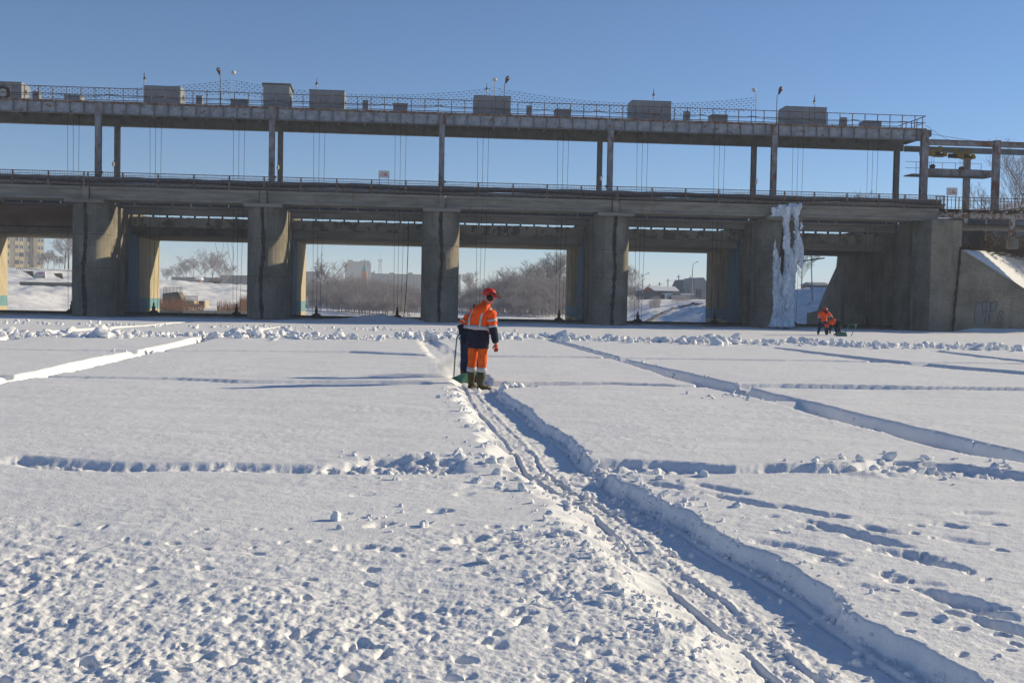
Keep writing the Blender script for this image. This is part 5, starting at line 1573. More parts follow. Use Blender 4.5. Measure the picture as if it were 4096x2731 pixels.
# brick tower with teal spire
Y = 700
xc_ = px_x(1458, 1110, Y)
zz = lambda y: px_z(1458, y, Y)
g = tz(xc_, Y)
t = thing('brick_minaret', 'red brick tower with a pointed teal spire and gold finial', 'tower', (xc_, Y, g))
mb = MB(); mb.tube([(xc_, Y, g), (xc_, Y, zz(1108)), (xc_, Y, zz(1083))], [2.05, 1.95, 1.8], 8); mb.build('shaft', 'brick_red', t)
mb = MB(); mb.tube([(xc_, Y, zz(1084.5)), (xc_, Y, zz(1083)), (xc_, Y, zz(1062)), (xc_, Y, zz(1042))], [1.95, 1.7, .7, .1], 8); mb.build('spire', 'teal_roof', t)
mb = MB(); mb.sphere((xc_, Y, zz(1038.5)), .42); mb.build('finial', 'gold', t, smooth=True)
mb = MB(); mb.tube([(xc_, Y, zz(1112)), (xc_, Y, zz(1110))], [2.25, 2.25], 8); mb.build('balcony', 'brick_red', t)
for yy in (1100, 1122):
    mb = MB(); mb.box(xc_-.1, xc_+.8, Y-2.05, Y-1.7, zz(yy+4), zz(yy-3)); mb.build('window', 'window_dark', t)
t, a, b, g, zt = bld('prayer_hall', 'low hall with a teal hipped roof below the brick tower', Y, 1448, 1530, 1152, 14, 'panel_grey')
mb = MB(); m_x = (a+b)/2-2
mb.add([(a-1, Y-1, zt), (b+1, Y-1, zt), (b+1, Y+15, zt), (a-1, Y+15, zt), (m_x-3, Y+7, px_z(1480, 1133, Y)), (m_x+5, Y+7, px_z(1480, 1133, Y))], [(0, 1, 5, 4), (1, 2, 5), (2, 3, 4, 5), (3, 0, 4), (3, 2, 1, 0)]); mb.build('roof', 'teal_roof', t)
# long far blocks
t, a, b, g, zt = bld('long_block', 'long hazy apartment block right of the brick spire', 1000, 1483, 1830, 1097, 14, 'far_wall')
for p0, p1, yt in [(1484, 1494, 1089), (1557, 1575, 1090), (1632, 1650, 1090), (1720, 1740, 1092)]:
    mb = MB(); mb.box(px_x(p0, 1100, 1000), px_x(p1, 1100, 1000), 1001.5, 1009, zt-.5, px_z(p0, yt, 1000)); mb.build('roof_block', 'far_wall', t)
for f in range(9):
    for q in range(22):
        A = a+2+(b-a-4)*q/22
        mb = MB(); mb.box(A, A+1.9, 999.7, 999.98, zt-2.6-f*2.5, zt-1.3-f*2.5); mb.build('window', 'far_window', t)
mb = MB(); mb.tube([(px_x(1496.5, 1110, 950), 950, 0), (px_x(1496.5, 1110, 950), 950, px_z(1496, 1083, 950))], [.65, .5], 8); tag(mb.build('chimney_stack', 'far_brown', None), 'thin dark chimney beside the long hazy block', 'chimney')
xm_ = px_x(1520, 1100, 980)
t = thing('lattice_mast', 'hazy lattice mast with a box head behind the long block', 'mast', (xm_, 980, 8))
for dx, dy in ((-1, -1), (1, -1), (1, 1), (-1, 1)):
    mb = MB(); mb.cyl((xm_+dx*1.5, 980+dy*1.5, 8), (xm_+dx*.7, 980+dy*.7, px_z(1520, 1047, 980)), .22, n=4); mb.build('leg', 'far_wall', t)
for q in range(12):
    z = 10+q*2.6
    mb = MB(); mb.cyl((xm_-1.4, 978.8, z), (xm_+1.3, 978.9, z+2.4), .10, n=4); mb.build('brace', 'far_wall', t)
z_h = px_z(1520, 1047, 980); z_t = px_z(1520, 1037, 980)
for dx in (-1.4, 0, 1.4):
    mb = MB(); mb.box(xm_+dx-.25, xm_+dx+.25, 978.4, 981, z_h, z_t); mb.build('antenna', 'far_wall', t)
bld('hazy_block', 'hazy dark block beside the fourth pier, left of the tall bare tree', 850, 1210, 1272, 1086, 14, 'far_wall')
bld('hazy_tower', 'faint pale reddish tower block beside the third pier', 1000, 1820, 1842, 1097, 14, 'far_brown')
# low buildings behind the river stairs
t, a, b, g, zt = bld('long_warehouse', 'long low hazy warehouse on the plateau behind the river stairs', 640, 685, 905, 1109, 20, 'far_wall')
t, a, b, g, zt = bld('long_warehouse', 'hazy warehouse with a paler roof beside the fourth pier on the plateau', 610, 880, 1010, 1101, 20, 'far_wall')
for q in range(14):
    A = a+1+(b-a-2)*q/14
    mb = MB(); mb.box(A, A+.8, 609.8, 609.99, zt-3.4, zt-1.8); mb.build('window', 'window_dark', t)
t, a, b, g, zt = bld('small_house', 'small hazy house with a snowy roof on the plateau edge', 560, 782, 800, 1118, 8, 'far_brown')
mb = MB(); mb.prism([(559.5, zt), (568.5, zt), (564, zt+1.2)], 'x', a-.4, b+.4); mb.build('roof', 'roof_snow', t)
t, a, b, g, zt = bld('small_house', 'low dark roofed house on the plateau crest with smoke', 300, 838, 880, 1127, 6, 'far_wall')
mb = MB(); mb.prism([(299.5, zt), (306.5, zt), (303, zt+.6)], 'x', a-.4, b+.4); mb.build('roof', 'concrete_dark', t)
mb = MB(); mb.cyl((b-1.5, 303, zt), (b-1.5, 303, zt+1.3), .2, n=6); mb.build('chimney', 'brick_red', t)
# river stairs and flood walls
Y = 165
t = thing('river_stairs', 'concrete stair ramp with iron railings stepping down the snowy bank', 'stairs', (px_x(720, 1200, Y), Y, 0))
P_ = lambda x, y, Y=Y: (px_x(x, y, Y), px_z(x, y, Y))
mb = MB(); mb.prism([P_(650, 1175), P_(695, 1168), P_(712, 1168), P_(738, 1212), P_(733, 1245), P_(650, 1245)], 'y', Y, Y+3); mb.build('upper_ramp', 'concrete', t)
mb = MB(); mb.prism([P_(733, 1200), P_(785, 1203), P_(792, 1220), P_(786, 1245), P_(733, 1245)], 'y', Y-2, Y+2); mb.build('lower_ramp', 'beige_paint', t)
mb = MB(); mb.prism([P_(786, 1204), P_(828, 1203), P_(828, 1240), P_(786, 1240)], 'y', Y+1.5, Y+2); mb.build('trough_back', 'concrete_dark', t)
mb = MB(); mb.prism([P_(816, 1240), P_(826, 1203), P_(830, 1203), P_(830, 1240)], 'y', Y-2, Y+1.49); mb.build('trough_side', 'beige_paint', t)
for x0, x1, y0, n in [(655, 728, 1168, 14), (740, 790, 1203, 12)]:
    for k in range(n):
        x = x0+(x1-x0)*k/(n-1)
        h = 18 if (k % 3) else 20
        A, z = P_(x, y0)
        mb = MB(); mb.box(A-.03, A+.03, Y-.03, Y+.03, z-.4, z+.72); mb.build('baluster', 'pole_wood', t)
    A, z = P_(x0, y0); B, _ = P_(x1, y0)
    mb = MB(); mb.box(A, B, Y-.035, Y+.035, z+.66, z+.73); mb.build('handrail', 'pole_wood', t)
Y = 139
zt_w = px_z(860, 1243, Y)
t = thing('river_wall', 'low sunlit beige concrete wall along the downstream channel', 'wall', (px_x(860, 1250, Y), Y, -1))
mb = MB(); mb.box(px_x(732, 1250, Y), px_x(1010, 1250, Y), Y, Y+.6, -2, zt_w); mb.build('face', 'beige_paint', t)
mb = MB(); mb.box(px_x(600, 1250, Y), px_x(731.8, 1250, Y), Y+1, Y+1.6, -2, zt_w-.1); mb.build('grey_face', 'concrete', t)
for k in range(9):
    x = px_x(745+k*29, 1250, Y)
    mb = MB(); mb.box(x-.03, x+.03, Y-.015, Y-.002, -2, zt_w-.02); mb.build('wall_joint', 'concrete', t)
Y = 187
t = thing('bank_ledge', 'long grey concrete ledge across the snowy left bank', 'ledge', (px_x(190, 1130, Y), Y, 2))
mb = MB(); mb.box(px_x(78, 1130, Y), px_x(420, 1130, Y), Y, Y+1.2, px_z(190, 1138, Y)-.6, px_z(190, 1129, Y)); mb.build('face', 'concrete_beam', t)
Y = 216
t = thing('graffiti_wall', 'curved retaining wall painted pink, yellow and pale blue on the left bank', 'wall', (px_x(160, 1110, Y), Y, 4))
ol = [P_(133, 1112, Y), P_(137, 1098, Y), P_(144, 1088, Y), P_(180, 1086, Y), P_(182, 1110, Y), P_(190, 1122, Y), P_(186, 1127, Y), P_(160, 1124, Y)]
mb = MB(); mb.prism(ol, 'y', Y, Y+.6); mb.build('face', 'pale_blue', t)
for (x0, x1, y0, y1, m) in [(153, 175, 1087, 1098, 'pink'), (167, 180, 1103, 1120, 'pink'), (156, 166, 1099, 1110, 'yellow'), (145, 152, 1112, 1117, 'yellow'), (140, 147, 1096, 1102, 'red_paint'), (157, 163, 1117, 1121, 'red_paint')]:
    A, z1 = P_(x0, y0, Y); B, z0 = P_(x1, y1, Y)
    mb = MB(); mb.prism([(A, z0+.1), (A+.12, z0), (B, z0+.05), (B-.1, z1), (A+.05, z1-.08)], 'y', Y-.03, Y-.002); mb.build('graffiti_patch', m, t)
for k, (pts, lab) in enumerate([([(85, 1084), (130, 1084), (136, 1112), (104, 1090)], 'grey retaining wall beside the painted graffiti wall'), ([(213, 1093), (245, 1093), (252, 1118), (222, 1104)], 'dark grey retaining wall with scrawled graffiti on the bank')]):
    mb = MB(); mb.prism([P_(x, y, Y+3) for x, y in pts], 'y', Y+3, Y+3.6); tag(mb.build('retaining_wall', 'concrete_dark', None), lab, 'wall')
Y = 262
t = thing('bank_fence', 'iron fence along the top of the left bank before the apartment block', 'fence', (px_x(120, 1080, Y), Y, 6))
z0 = px_z(140, 1086, Y)
for k in range(30):
    x = px_x(66+k*7.6, 1080, Y)
    mb = MB(); mb.box(x-.05, x+.05, Y, Y+.08, z0-1.2-.004*k, z0+.75-.012*k); mb.build('post', 'pole_wood', t)
A, B = px_x(66, 1080, Y), px_x(290, 1080, Y)
for dz in (.15, .65):
    mb = MB(); mb.add([(A, Y+.03, z0+dz), (B, Y+.03, z0+dz-.36), (B, Y+.03, z0+dz-.30), (A, Y+.03, z0+dz+.06), (A, Y+.06, z0+dz), (B, Y+.06, z0+dz-.36), (B, Y+.06, z0+dz-.30), (A, Y+.06, z0+dz+.06)], [(0, 1, 2, 3), (7, 6, 5, 4), (0, 4, 5, 1), (3, 2, 6, 7), (0, 3, 7, 4), (1, 5, 6, 2)]); mb.build('rail', 'pole_wood', t)
# sheds and houses on the right bank
Y = 262
t, a, b, g, zt = bld('long_shed', 'long blue grey shed with a snowy roof on the right bank', Y, 2574, 2712, 1163, 9, 'shed_blue')
rz = px_z(2600, 1151, Y)
mb = MB(); mb.prism([(Y-.5, zt+.003), (Y+9.5, zt+.003), (Y+4.5, rz+.5)], 'x', a-.3, b+.3); mb.build('roof', 'roof_snow', t)
mb = MB(); mb.prism([(a-.35, zt), (a+2.6, zt), (a+1.0, rz+.3)], 'y', Y-.55, Y-.2); mb.build('gable', 'brick_red', t)
mb = MB(); A, B = px_x(2668, 1190, Y-6), px_x(2715, 1190, Y-6); z1 = px_z(2690, 1177, Y-6)
mb.box(A, B, Y-6, Y-1, g-1, z1); mb.build('annex', 'shed_brown', t)
mb = MB(); mb.box(A-.1, px_x(2775, 1190, Y-6), Y-6.3, Y-.8, z1+.003, z1+.25); mb.build('annex_roof', 'roof_snow', t)
mb = MB(); mb.box(A-.45, A-.003, Y-6.05, Y-5.7, g-1, z1); mb.build('annex_post', 'roof_snow', t)
t, a, b, g, zt = bld('gabled_house', 'dark blue gabled house behind the lamp post on the right bank', 285, 2722, 2775, 1150, 10, 'shed_blue')
mb = MB(); mb.prism([P_(2718, 1152, 285), P_(2734, 1118, 285), P_(2772, 1117, 285), P_(2778, 1152, 285)], 'y', 284.5, 295); mb.build('roof', 'shed_blue', t)
t, a, b, g, zt = bld('gabled_house', 'pale blue grey house with a tall gable beside the first pier', 272, 2776, 2830, 1150, 10, 'shed_pale')
mb = MB(); mb.prism([P_(2772, 1153, 272), P_(2778, 1111, 272), P_(2812, 1110, 272), P_(2840, 1150, 272)], 'y', 271.3, 283); mb.build('roof', 'shed_pale', t)
A, z1 = P_(2784, 1160, 272); B, z0 = P_(2804, 1190, 272)
mb = MB(); mb.box(A, B, 271.6, 271.98, z0, z1); mb.build('window', 'window_dark', t)
t, a, b, g, zt = bld('brick_house', 'small reddish house between the shed and the blue gabled house', 300, 2690, 2716, 1148, 8, 'far_brown')
t, a, b, g, zt = bld('far_hut', 'low hut with a snowy roof behind the ice cascade', 230, 3255, 3320, 1141, 8, 'shed_blue')
mb = MB(); mb.prism([(229.5, zt), (238.5, zt), (234, zt+.7)], 'x', a-.3, b+.3); mb.build('roof', 'shed_pale', t)
# car
Y = 238
cx_ = px_x(2705, 1195, Y); g = tz(cx_, Y)
g = max(g, px_z(2705, 1201, Y))
t = thing('parked_car', 'silver blue saloon car parked before the long shed', 'car', (cx_, Y, g))
mb = MB(); mb.prism([(cx_-2.2, g+.3), (cx_+2.2, g+.3), (cx_+2.2, g+.85), (cx_+1.5, g+.95), (cx_+.8, g+1.42), (cx_-.7, g+1.45), (cx_-1.5, g+.98), (cx_-2.2, g+.8)], 'y', Y, Y+1.7); mb.build('body', 'car_paint', t)
mb = MB(); mb.prism([(cx_-1.2, g+.98), (cx_+1.2, g+.98), (cx_+.7, g+1.35), (cx_-.65, g+1.37)], 'y', Y-.02, Y-.003); mb.build('window', 'window_dark', t)
for dx in (-1.35, 1.35):
    mb = MB(); mb.cyl((cx_+dx, Y-.03, g+.32), (cx_+dx, Y+.2, g+.32), .32, n=12); mb.build('wheel', 'cable', t)
# lamp posts and power poles
def street_lamp(px, ytop, ybase, hx, Y, label):
    x = px_x(px, ybase, Y); z0 = px_z(px, ybase, Y)-.6; zt = px_z(px, ytop+14, Y); hz = px_z(hx, ytop, Y); hX = px_x(hx, ytop, Y)
    t = thing('street_lamp', label, 'street lamp', (x, Y, z0), 'street lamps on the right bank')
    k = (zt-z0)
    mb = MB(); mb.tube([(x, Y, z0), (x, Y, z0+k*.62), (x, Y, zt-.5), (x+(hX-x)*.12, Y, zt+.3), (x+(hX-x)*.45, Y, hz-.25), (x+(hX-x)*.75, Y, hz-.03)], [.14, .11, .07, .06, .05, .05], 6); mb.build('pole', 'pole_grey', t, smooth=True)
    mb = MB(); mb.tube([(x+(hX-x)*.7, Y, hz-.06), (x+(hX-x)*.85, Y, hz), (hX, Y, hz)], [.06, .14, .07], 6); mb.build('lamp_head', 'pole_grey', t, smooth=True)
street_lamp(2767, 1047, 1200, 2793, 232, 'tall grey street lamp before the gabled houses')
street_lamp(2569, 1093, 1200, 2597, 245, 'grey street lamp standing left of the long shed')
street_lamp(2562, 1117, 1200, 2572, 330, 'smaller grey street lamp further along the road left of the shed')
Y = 300
tops = []
for k, (px, yt, yb) in enumerate([(2597, 1135, 1160), (2638, 1128, 1165), (2671, 1114, 1165), (2713, 1099, 1190), (2725, 1126, 1170), (2760, 1104, 1160)]):
    x, zt, z0 = px_x(px, yb, Y), px_z(px, yt, Y), 2.0
    t = thing('power_pole', f'wooden power pole behind the long shed, {ORD[k]} along the wire from the lamp', 'power pole', (x, Y, z0), 'power poles')
    mb = MB(); mb.cyl((x, Y, z0), (x, Y, zt), .16, .11, 6); mb.build('pole', 'pole_wood', t)
    mb = MB(); mb.box(x-.5, x+.5, Y-.06, Y+.06, zt-.6, zt-.48); mb.build('crossarm', 'pole_wood', t)
    if k == 3:
        mb = MB(); mb.cyl((x+2.2, Y, z0), (x+.1, Y, zt-2.4), .13, .10, 6); mb.build('stay_pole', 'pole_wood', t)
    tops.append(Vector((x, Y, zt-.5)))
for k in range(3):
    A, B = tops[k], tops[k+1]
    mb = MB(); mb.tube([A.lerp(B, u)-Vector((0, 0, 2.0*u*(1-u))) for u in np.linspace(0, 1, 9)], .025, 4)
    tag(mb.build('power_line', 'cable', None), f'thin sagging wire joining the {ORD[k]} and {ORD[k+1]} power poles behind the shed', 'power line')
x, z = px_x(2557, 1180, 236), px_z(2557, 1180, 236)
t = thing('road_sign', 'blue rectangular road sign beside the street lamps', 'road sign', (x, 236, z-2))
mb = MB(); mb.box(x-.85, x+.85, 236, 236.06, z-.4, z+.4); mb.build('plate', 'shed_blue', t)
for dx in (-.6, .6):
    mb = MB(); mb.cyl((x+dx, 236.1, z-2), (x+dx, 236.1, z+.35), .04, n=6); mb.build('post', 'pole_grey', t)
A, B = onY(3241, 1030, 120), onY(3250, 1185, 120)
mb = MB(); mb.cyl((B[0], 120, B[2]-.5), (A[0], 120, A[2]+2), .07, .05, 6); tag(mb.build('leaning_pole', 'pole_grey', None), 'thin leaning pole behind the ice cascade', 'pole')
A, B = onY(3205, 1044, 99), onY(3300, 1030, 99)
mb = MB(); mb.cyl(tuple(onY(3150, 1053, 99)), tuple(onY(3298, 1032, 99)), .06, n=6); tag(mb.build('steel_tie', 'cable', None), 'dark steel bar slanting under the last breast wall', 'steel bar')
# concrete edge beams on the right bank
for k, (pa, pb_, lab) in enumerate([((2560, 1283, 125), (2700, 1232, 160), 'thin concrete kerb slanting down the shaded right bank'), ((2715, 1225, 160), (2815, 1224, 150), 'thin level concrete kerb on the shaded right bank')]):
    A, B = Vector(onY(*pa)), Vector(onY(*pb_))
    A.z = tz(A.x, A.y)+.12; B.z = tz(B.x, B.y)+.12
    mb = MB()
    n = 12
    P2 = []
    for q in range(n+1):
        p = A.lerp(B, q/n); p.z = tz(p.x, p.y)+.1; P2.append(p)
    mb.tube(P2, .14, 4); tag(mb.build('bank_kerb', 'concrete_dark', None), lab, 'kerb')

# added out of view, shaped as a warehouse, to shade the right bank
t = thing('embankment_shade_block', 'unseen warehouse-shaped block added behind the abutment to shade the right bank', 'building', (70, 131, 8))
mb = MB(); mb.box(64, 76, 110, 152, 5.5, 12.6); mb.build('wall', 'far_brown', t)
mb = MB(); mb.prism([(63.5, 12.602), (76.5, 12.602), (70, 14.4)], 'y', 109.5, 152.5); mb.build('roof', 'roof_snow', t)
for k in range(8):
    mb = MB(); mb.box(63.9, 63.99, 112+k*5, 114+k*5, 9.5, 11.2); mb.build('window', 'window_dark', t)

for k, (X, Y, h) in enumerate([(60, 146, 10), (66, 158, 11), (72, 170, 11)]):
    tree((X, Y, tz(X, Y)), h, 140+k, 'bare tree on the embankment behind the added shade block', kids=(9, 7, 5, 2), minr=.02, group='embankment trees')
# ================================================================== PEOPLE
mat('hivis', (1.0, 0.115, 0.010), (0.93, 0.095, 0.008), scale=14, rough=0.75, bump=.35, bscale=16, bdist=.02)
mat('hivis_trousers', (0.80, 0.13, 0.015), (0.66, 0.10, 0.012), scale=9, rough=0.85, bump=.5, bscale=13, bdist=.03)
mat('navy', (0.012, 0.014, 0.028), (0.02, 0.022, 0.04), scale=9, rough=0.85, bump=.4, bscale=14, bdist=.02)
mat('blue_trousers', (0.012, 0.022, 0.06), (0.02, 0.032, 0.08), scale=9, rough=0.85, bump=.4, bscale=13, bdist=.03)
mat('reflective', (0.42, 0.43, 0.44), (0.50, 0.51, 0.52), scale=20, rough=0.5)
mat('boot_olive', (0.05, 0.047, 0.02), (0.075, 0.068, 0.03), scale=8, rough=0.55)
mat('boot_brown', (0.16, 0.065, 0.03), (0.10, 0.045, 0.025), scale=10, rough=0.8)
mat('helmet_red', (0.66, 0.03, 0.015), rough=0.35, spec=.5)
mat('earmuff', (0.012, 0.012, 0.014), rough=0.5)
mat('visor_mesh', (0.018, 0.018, 0.018), rough=0.6, spec=.1, alpha=.8)
mat('skin_tone', (0.50, 0.24, 0.17), rough=0.6)
mat('glove_orange', (0.60, 0.07, 0.025), (0.35, 0.10, 0.07), scale=16, rough=0.9)
mat('scoop_green', (0.05, 0.16, 0.12), (0.08, 0.20, 0.15), scale=6, rough=0.5)
tx_fold = bpy.data.textures.new('cloth_folds', 'CLOUDS'); tx_fold.noise_scale = 0.085; tx_fold.noise_depth = 2
def folds(o, s=.03):
    a = o.modifiers.new('soft', 'SUBSURF'); a.levels = 2; a.render_levels = 2
    d = o.modifiers.new('folds', 'DISPLACE'); d.texture = tx_fold; d.strength = s; d.mid_level = .5; d.texture_coords = 'GLOBAL'
    return o
def person(label, base, yaw, J, S, skirt=.12, name='person'):
    """J: joints in the figure's own axes (x right seen from the camera, y away, z up)"""
    t = thing(name, label, 'person', base)
    co, si = math.cos(yaw), math.sin(yaw)
    B = Vector(base)
    def W(p):
        return Vector((B.x+p[0]*co-p[1]*si, B.y+p[0]*si+p[1]*co, B.z+p[2]))
    Jn = {k: Vector(v) for k, v in J.items()}
    # ---- continuous body under the clothes
    mb = MB()
    P, C, N, Hd = Jn['pelvis'], Jn['chest'], Jn['neck'], Jn['head']
    def lim(keys, rad, n=8):
        mb.tube([W(Jn[k] if isinstance(k, str) else k) for k in keys], rad, n)
    lim(['pelvis', 'chest', 'neck'], [.15, .16, .075], 10)
    lim(['neck', 'head'], [.06, .06])
    lim([N*.6+C*.4, 'shL'], [.09, .07]); lim([N*.6+C*.4, 'shR'], [.09, .07])
    for s in 'LR':
        lim(['sh'+s, 'el'+s, 'wr'+s], [.06, .045, .032])
        lim(['pelvis', 'hp'+s, 'kn'+s, 'an'+s], [.10, .085, .058, .04])
        lim(['an'+s, 'to'+s], [.045, .035])
    f = Jn['face'].normalized()                      # where the face points
    upv = Jn.get('crown', Vector((0, 0, 1))).normalized()
    side = f.cross(upv).normalized()
    fu = side.cross(f).normalized()
    # head: egg with brow, nose and chin
    rings = []
    for k in range(1, 10):
        ph = math.pi*k/10
        zc = -math.cos(ph)*.125
        rad = math.sin(ph)
        ring = []
        for q in range(14):
            w = 2*math.pi*q/14
            x, y = math.cos(w)*rad*.078, math.sin(w)*rad*(.098 if math.sin(w) < 0 else .092)
            ring.append(W(Hd+side*x+f*y+fu*zc))
        rings.append(ring)
    mb.loft(rings)
    mb.tube([W(Hd+f*.085+fu*.02), W(Hd+f*.112-fu*.025), W(Hd+f*.09-fu*.035)], [.010, .018, .012], 6)
    mb.tube([W(Hd+f*.06-fu*.09), W(Hd+f*.088-fu*.10)], [.035, .022], 6)
    # hands with fingers
    def hand(s, curl):
        wr, el = Jn['wr'+s], Jn['el'+s]
        d = (Jn['ha'+s]-wr).normalized() if 'ha'+s in Jn else (wr-el).normalized()
        n_ = Vector((0, 1, 0)) if abs(d.y) < .8 else Vector((1, 0, 0))
        a = d.cross(n_).normalized()
        b = a.cross(d).normalized()*(-1)
        gm = MB()
        gm.tube([W(wr-d*.02), W(wr+d*.03), W(wr+d*.095)], [.036, .044, .042], 8, ell=.62)
        for q in range(4):
            o = a*(-.033+.022*q)
            L = (.062, .074, .07, .055)[q]
            k0 = wr+d*.088+o; k1 = k0+(d*(1-curl*.5)+b*curl).normalized()*L*.5; k2 = k1+(d*(1-curl*1.1)+b*curl*1.3).normalized()*L*.5
            gm.tube([W(k0), W(k1), W(k2)], [.0125, .0118, .0095], 6)
        th0 = wr+d*.03-a*.036
        gm.tube([W(th0), W(th0+d*.03-a*.022+b*.012), W(th0+d*.06-a*.018+b*.03)], [.014, .0135, .010], 6)
        return gm
    body = mb.build('body', 'skin_tone', t, smooth=True)
    rm = body.modifiers.new('fuse', 'REMESH'); rm.mode = 'VOXEL'; rm.voxel_size = .016; rm.use_smooth_shade = True
    for s in 'LR':
        hand(s, S.get('curl'+s, .45)).build('glove', S.get('glove'+s, 'navy'), t, smooth=True)
    # eyes
    for sg in (-1, 1):
        mb = MB(); mb.sphere(W(Hd+f*.086+side*.03*sg+fu*.018), .011, nu=6, nv=4); mb.build('eye', 'earmuff', t, smooth=True)
    # ---- jacket
    lat = (Jn['shR']-Jn['shL']).normalized()
    spine = [P-(C-P).normalized()*skirt, P, P.lerp(C, .5), C, C.lerp(N, .45), C.lerp(N, .8), N]
    wid = S.get('wid', [.235, .235, .225, .235, .225, .165, .09]); dep = S.get('dep', [.185, .175, .165, .165, .145, .115, .085])
    def torso(u, ang, off=0.0):
        x = u*(len(spine)-1); i = min(int(x), len(spine)-2); q = x-i
        c = spine[i].lerp(spine[i+1], q)
        ax = (spine[min(i+1, len(spine)-1)]-spine[max(i-(1 if q < .5 else 0), 0)]).normalized()
        l_ = (lat-ax*lat.dot(ax)).normalized(); d_ = ax.cross(l_).normalized()
        wv = wid[i]+(wid[i+1]-wid[i])*q+off; dv = dep[i]+(dep[i+1]-dep[i])*q+off
        ca, sa = math.cos(ang), math.sin(ang)
        e = .8
        rip = 1+.026*math.sin(ang*7+u*23)+.022*math.sin(ang*4-u*31)+.012*math.sin(ang*11+u*47)
        return W(c+(l_*(math.copysign(abs(ca)**e, ca)*wv)+d_*(math.copysign(abs(sa)**e, sa)*dv))*rip)
    NA = 26
    def tor_mesh(u0, u1, off, n, cap=True):
        mb = MB(); mb.loft([[torso(u0+(u1-u0)*k/n, 2*math.pi*q/NA, off) for q in range(NA)] for k in range(n+1)], cap=cap); return mb
    us = S.get('split', .33)
    folds(tor_mesh(us, 1.0, 0.0, 14).build('jacket', S['top'], t, smooth=True))
    folds(tor_mesh(0.0, us+.004, .006, 6).build('jacket_skirt', S['low'], t, smooth=True))
    if S.get('bands', True):
        tor_mesh(us-.002, us+.052, .014, 2).build('waist_band', 'reflective', t, smooth=True)
        for a0, a1 in S.get('straps', ((-2.2, -1.98), (-1.16, -.94))):
            mb = MB(); r_ = []
            for k in range(13):
                u = us+.04+(.90-us-.04)*k/12
                r_.append([torso(u, a0+(a1-a0)*q/3, .014) for q in range(4)])
            mb.loft(r_, cap=False, closed=False)
            st_ = mb.build('shoulder_strap', 'reflective', t, smooth=True)
            so_ = st_.modifiers.new('thick', 'SOLIDIFY'); so_.thickness = .004
    # ---- sleeves
    for s in 'LR':
        sh, el, wr = Jn['sh'+s], Jn['el'+s], Jn['wr'+s]
        c1 = S.get('cut', .80)          # where the orange ends along the upper arm+forearm
        L1, L2 = (el-sh).length, (wr-el).length
        def arm(u):
            x = u*(L1+L2)
            if x < L1:
                return sh.lerp(el, x/L1)
            return el.lerp(wr, (x-L1)/L2)
        rr0 = lambda u: .104-.036*u+.007*math.sin(u*23)
        cut = S.get('cut', .5)
        mb = MB(); us_ = np.linspace(-.04, cut, 10)
        mb.tube([W(arm(max(u, 0))+(sh-el).normalized()*max(0, -u)*.5) for u in us_], [rr0(max(u, 0))*(.62 if k_ == 0 else (.9 if k_ == 1 else 1)) for k_, u in enumerate(us_)], 12); folds(mb.build('sleeve', S['top'], t, smooth=True), .026)
        if cut < .98:
            us_ = np.linspace(cut-.01, .97, 8)
            mb = MB(); mb.tube([W(arm(u)) for u in us_], [rr0(u)*.97 for u in us_], 12); folds(mb.build('sleeve_end', S['low'], t, smooth=True), .024)
        if S.get('bands', True):
            for ub in (cut-.21, cut-.03):
                us_ = [ub, ub+.03, ub+.062]
                mb = MB(); mb.tube([W(arm(u)) for u in us_], [rr0(u)+.010 for u in us_], 12); mb.build('sleeve_band', 'reflective', t, smooth=True)
    # ---- trousers and boots
    for s in 'LR':
        hp, kn, an, to = Jn['hp'+s], Jn['kn'+s], Jn['an'+s], Jn['to'+s]
        bt = S.get('boot_top', .8)
        low = kn.lerp(an, bt)
        mb = MB()
        pts = [hp+Vector((0, 0, .05)), hp, hp.lerp(kn, .35), hp.lerp(kn, .7), kn, kn.lerp(low, .5), low]
        mb.tube([W(p) for p in pts], [.112, .112, .104, .092, .088, .090, .090], 12); folds(mb.build('trouser_leg', S['trousers'], t, smooth=True), .034)
        if S.get('cuff'):
            mb = MB(); q1 = kn.lerp(low, .35); q2 = kn.lerp(low, .98)
            mb.tube([W(q1), W(q1.lerp(q2, .5)), W(q2)], [.096, .098, .096], 12); mb.build('cuff_band', 'reflective', t, smooth=True)
        mb = MB()
        bt0 = kn.lerp(an, max(bt-.18, .05))
        dt = (to-an); dt.z = 0; dt = dt.normalized()
        mb.tube([W(bt0), W(bt0.lerp(an, .5)), W(an+Vector((0, 0, .03))), W(an+dt*.05-Vector((0, 0, .03))), W(an+dt*.14-Vector((0, 0, .052))), W(to)], [.085, .080, .068, .062, .052, .036], 12)
        mb.tube([W(an-dt*.05-Vector((0, 0, .05))), W(an+dt*.02-Vector((0, 0, .05)))], [.045, .05], 8)
        b_ = mb.build('boot', S['boots'], t, smooth=True)
        if S['boots'] == 'boot_olive':
            mb = MB(); mb.tube([W(bt0.lerp(an, .05)), W(bt0.lerp(an, .09))], [.088, .088], 12); mb.build('boot_trim', 'earmuff', b_, smooth=True)
            mb = MB(); mb.tube([W(an-dt*.07-Vector((0, 0, .078))), W(an+dt*.08-Vector((0, 0, .082))), W(to-Vector((0, 0, .018)))], [.045, .05, .042], 8, ell=.45); mb.build('sole', 'earmuff', b_, smooth=True)
    # ---- collar, hood
    mb = MB(); ax = (Hd-N).normalized()
    mb.tube([W(N-ax*.07), W(N+ax*.0), W(N+ax*.06)], [.115, .10, .09], 14); mb.build('collar', S.get('collar', S['top']), t, smooth=True)
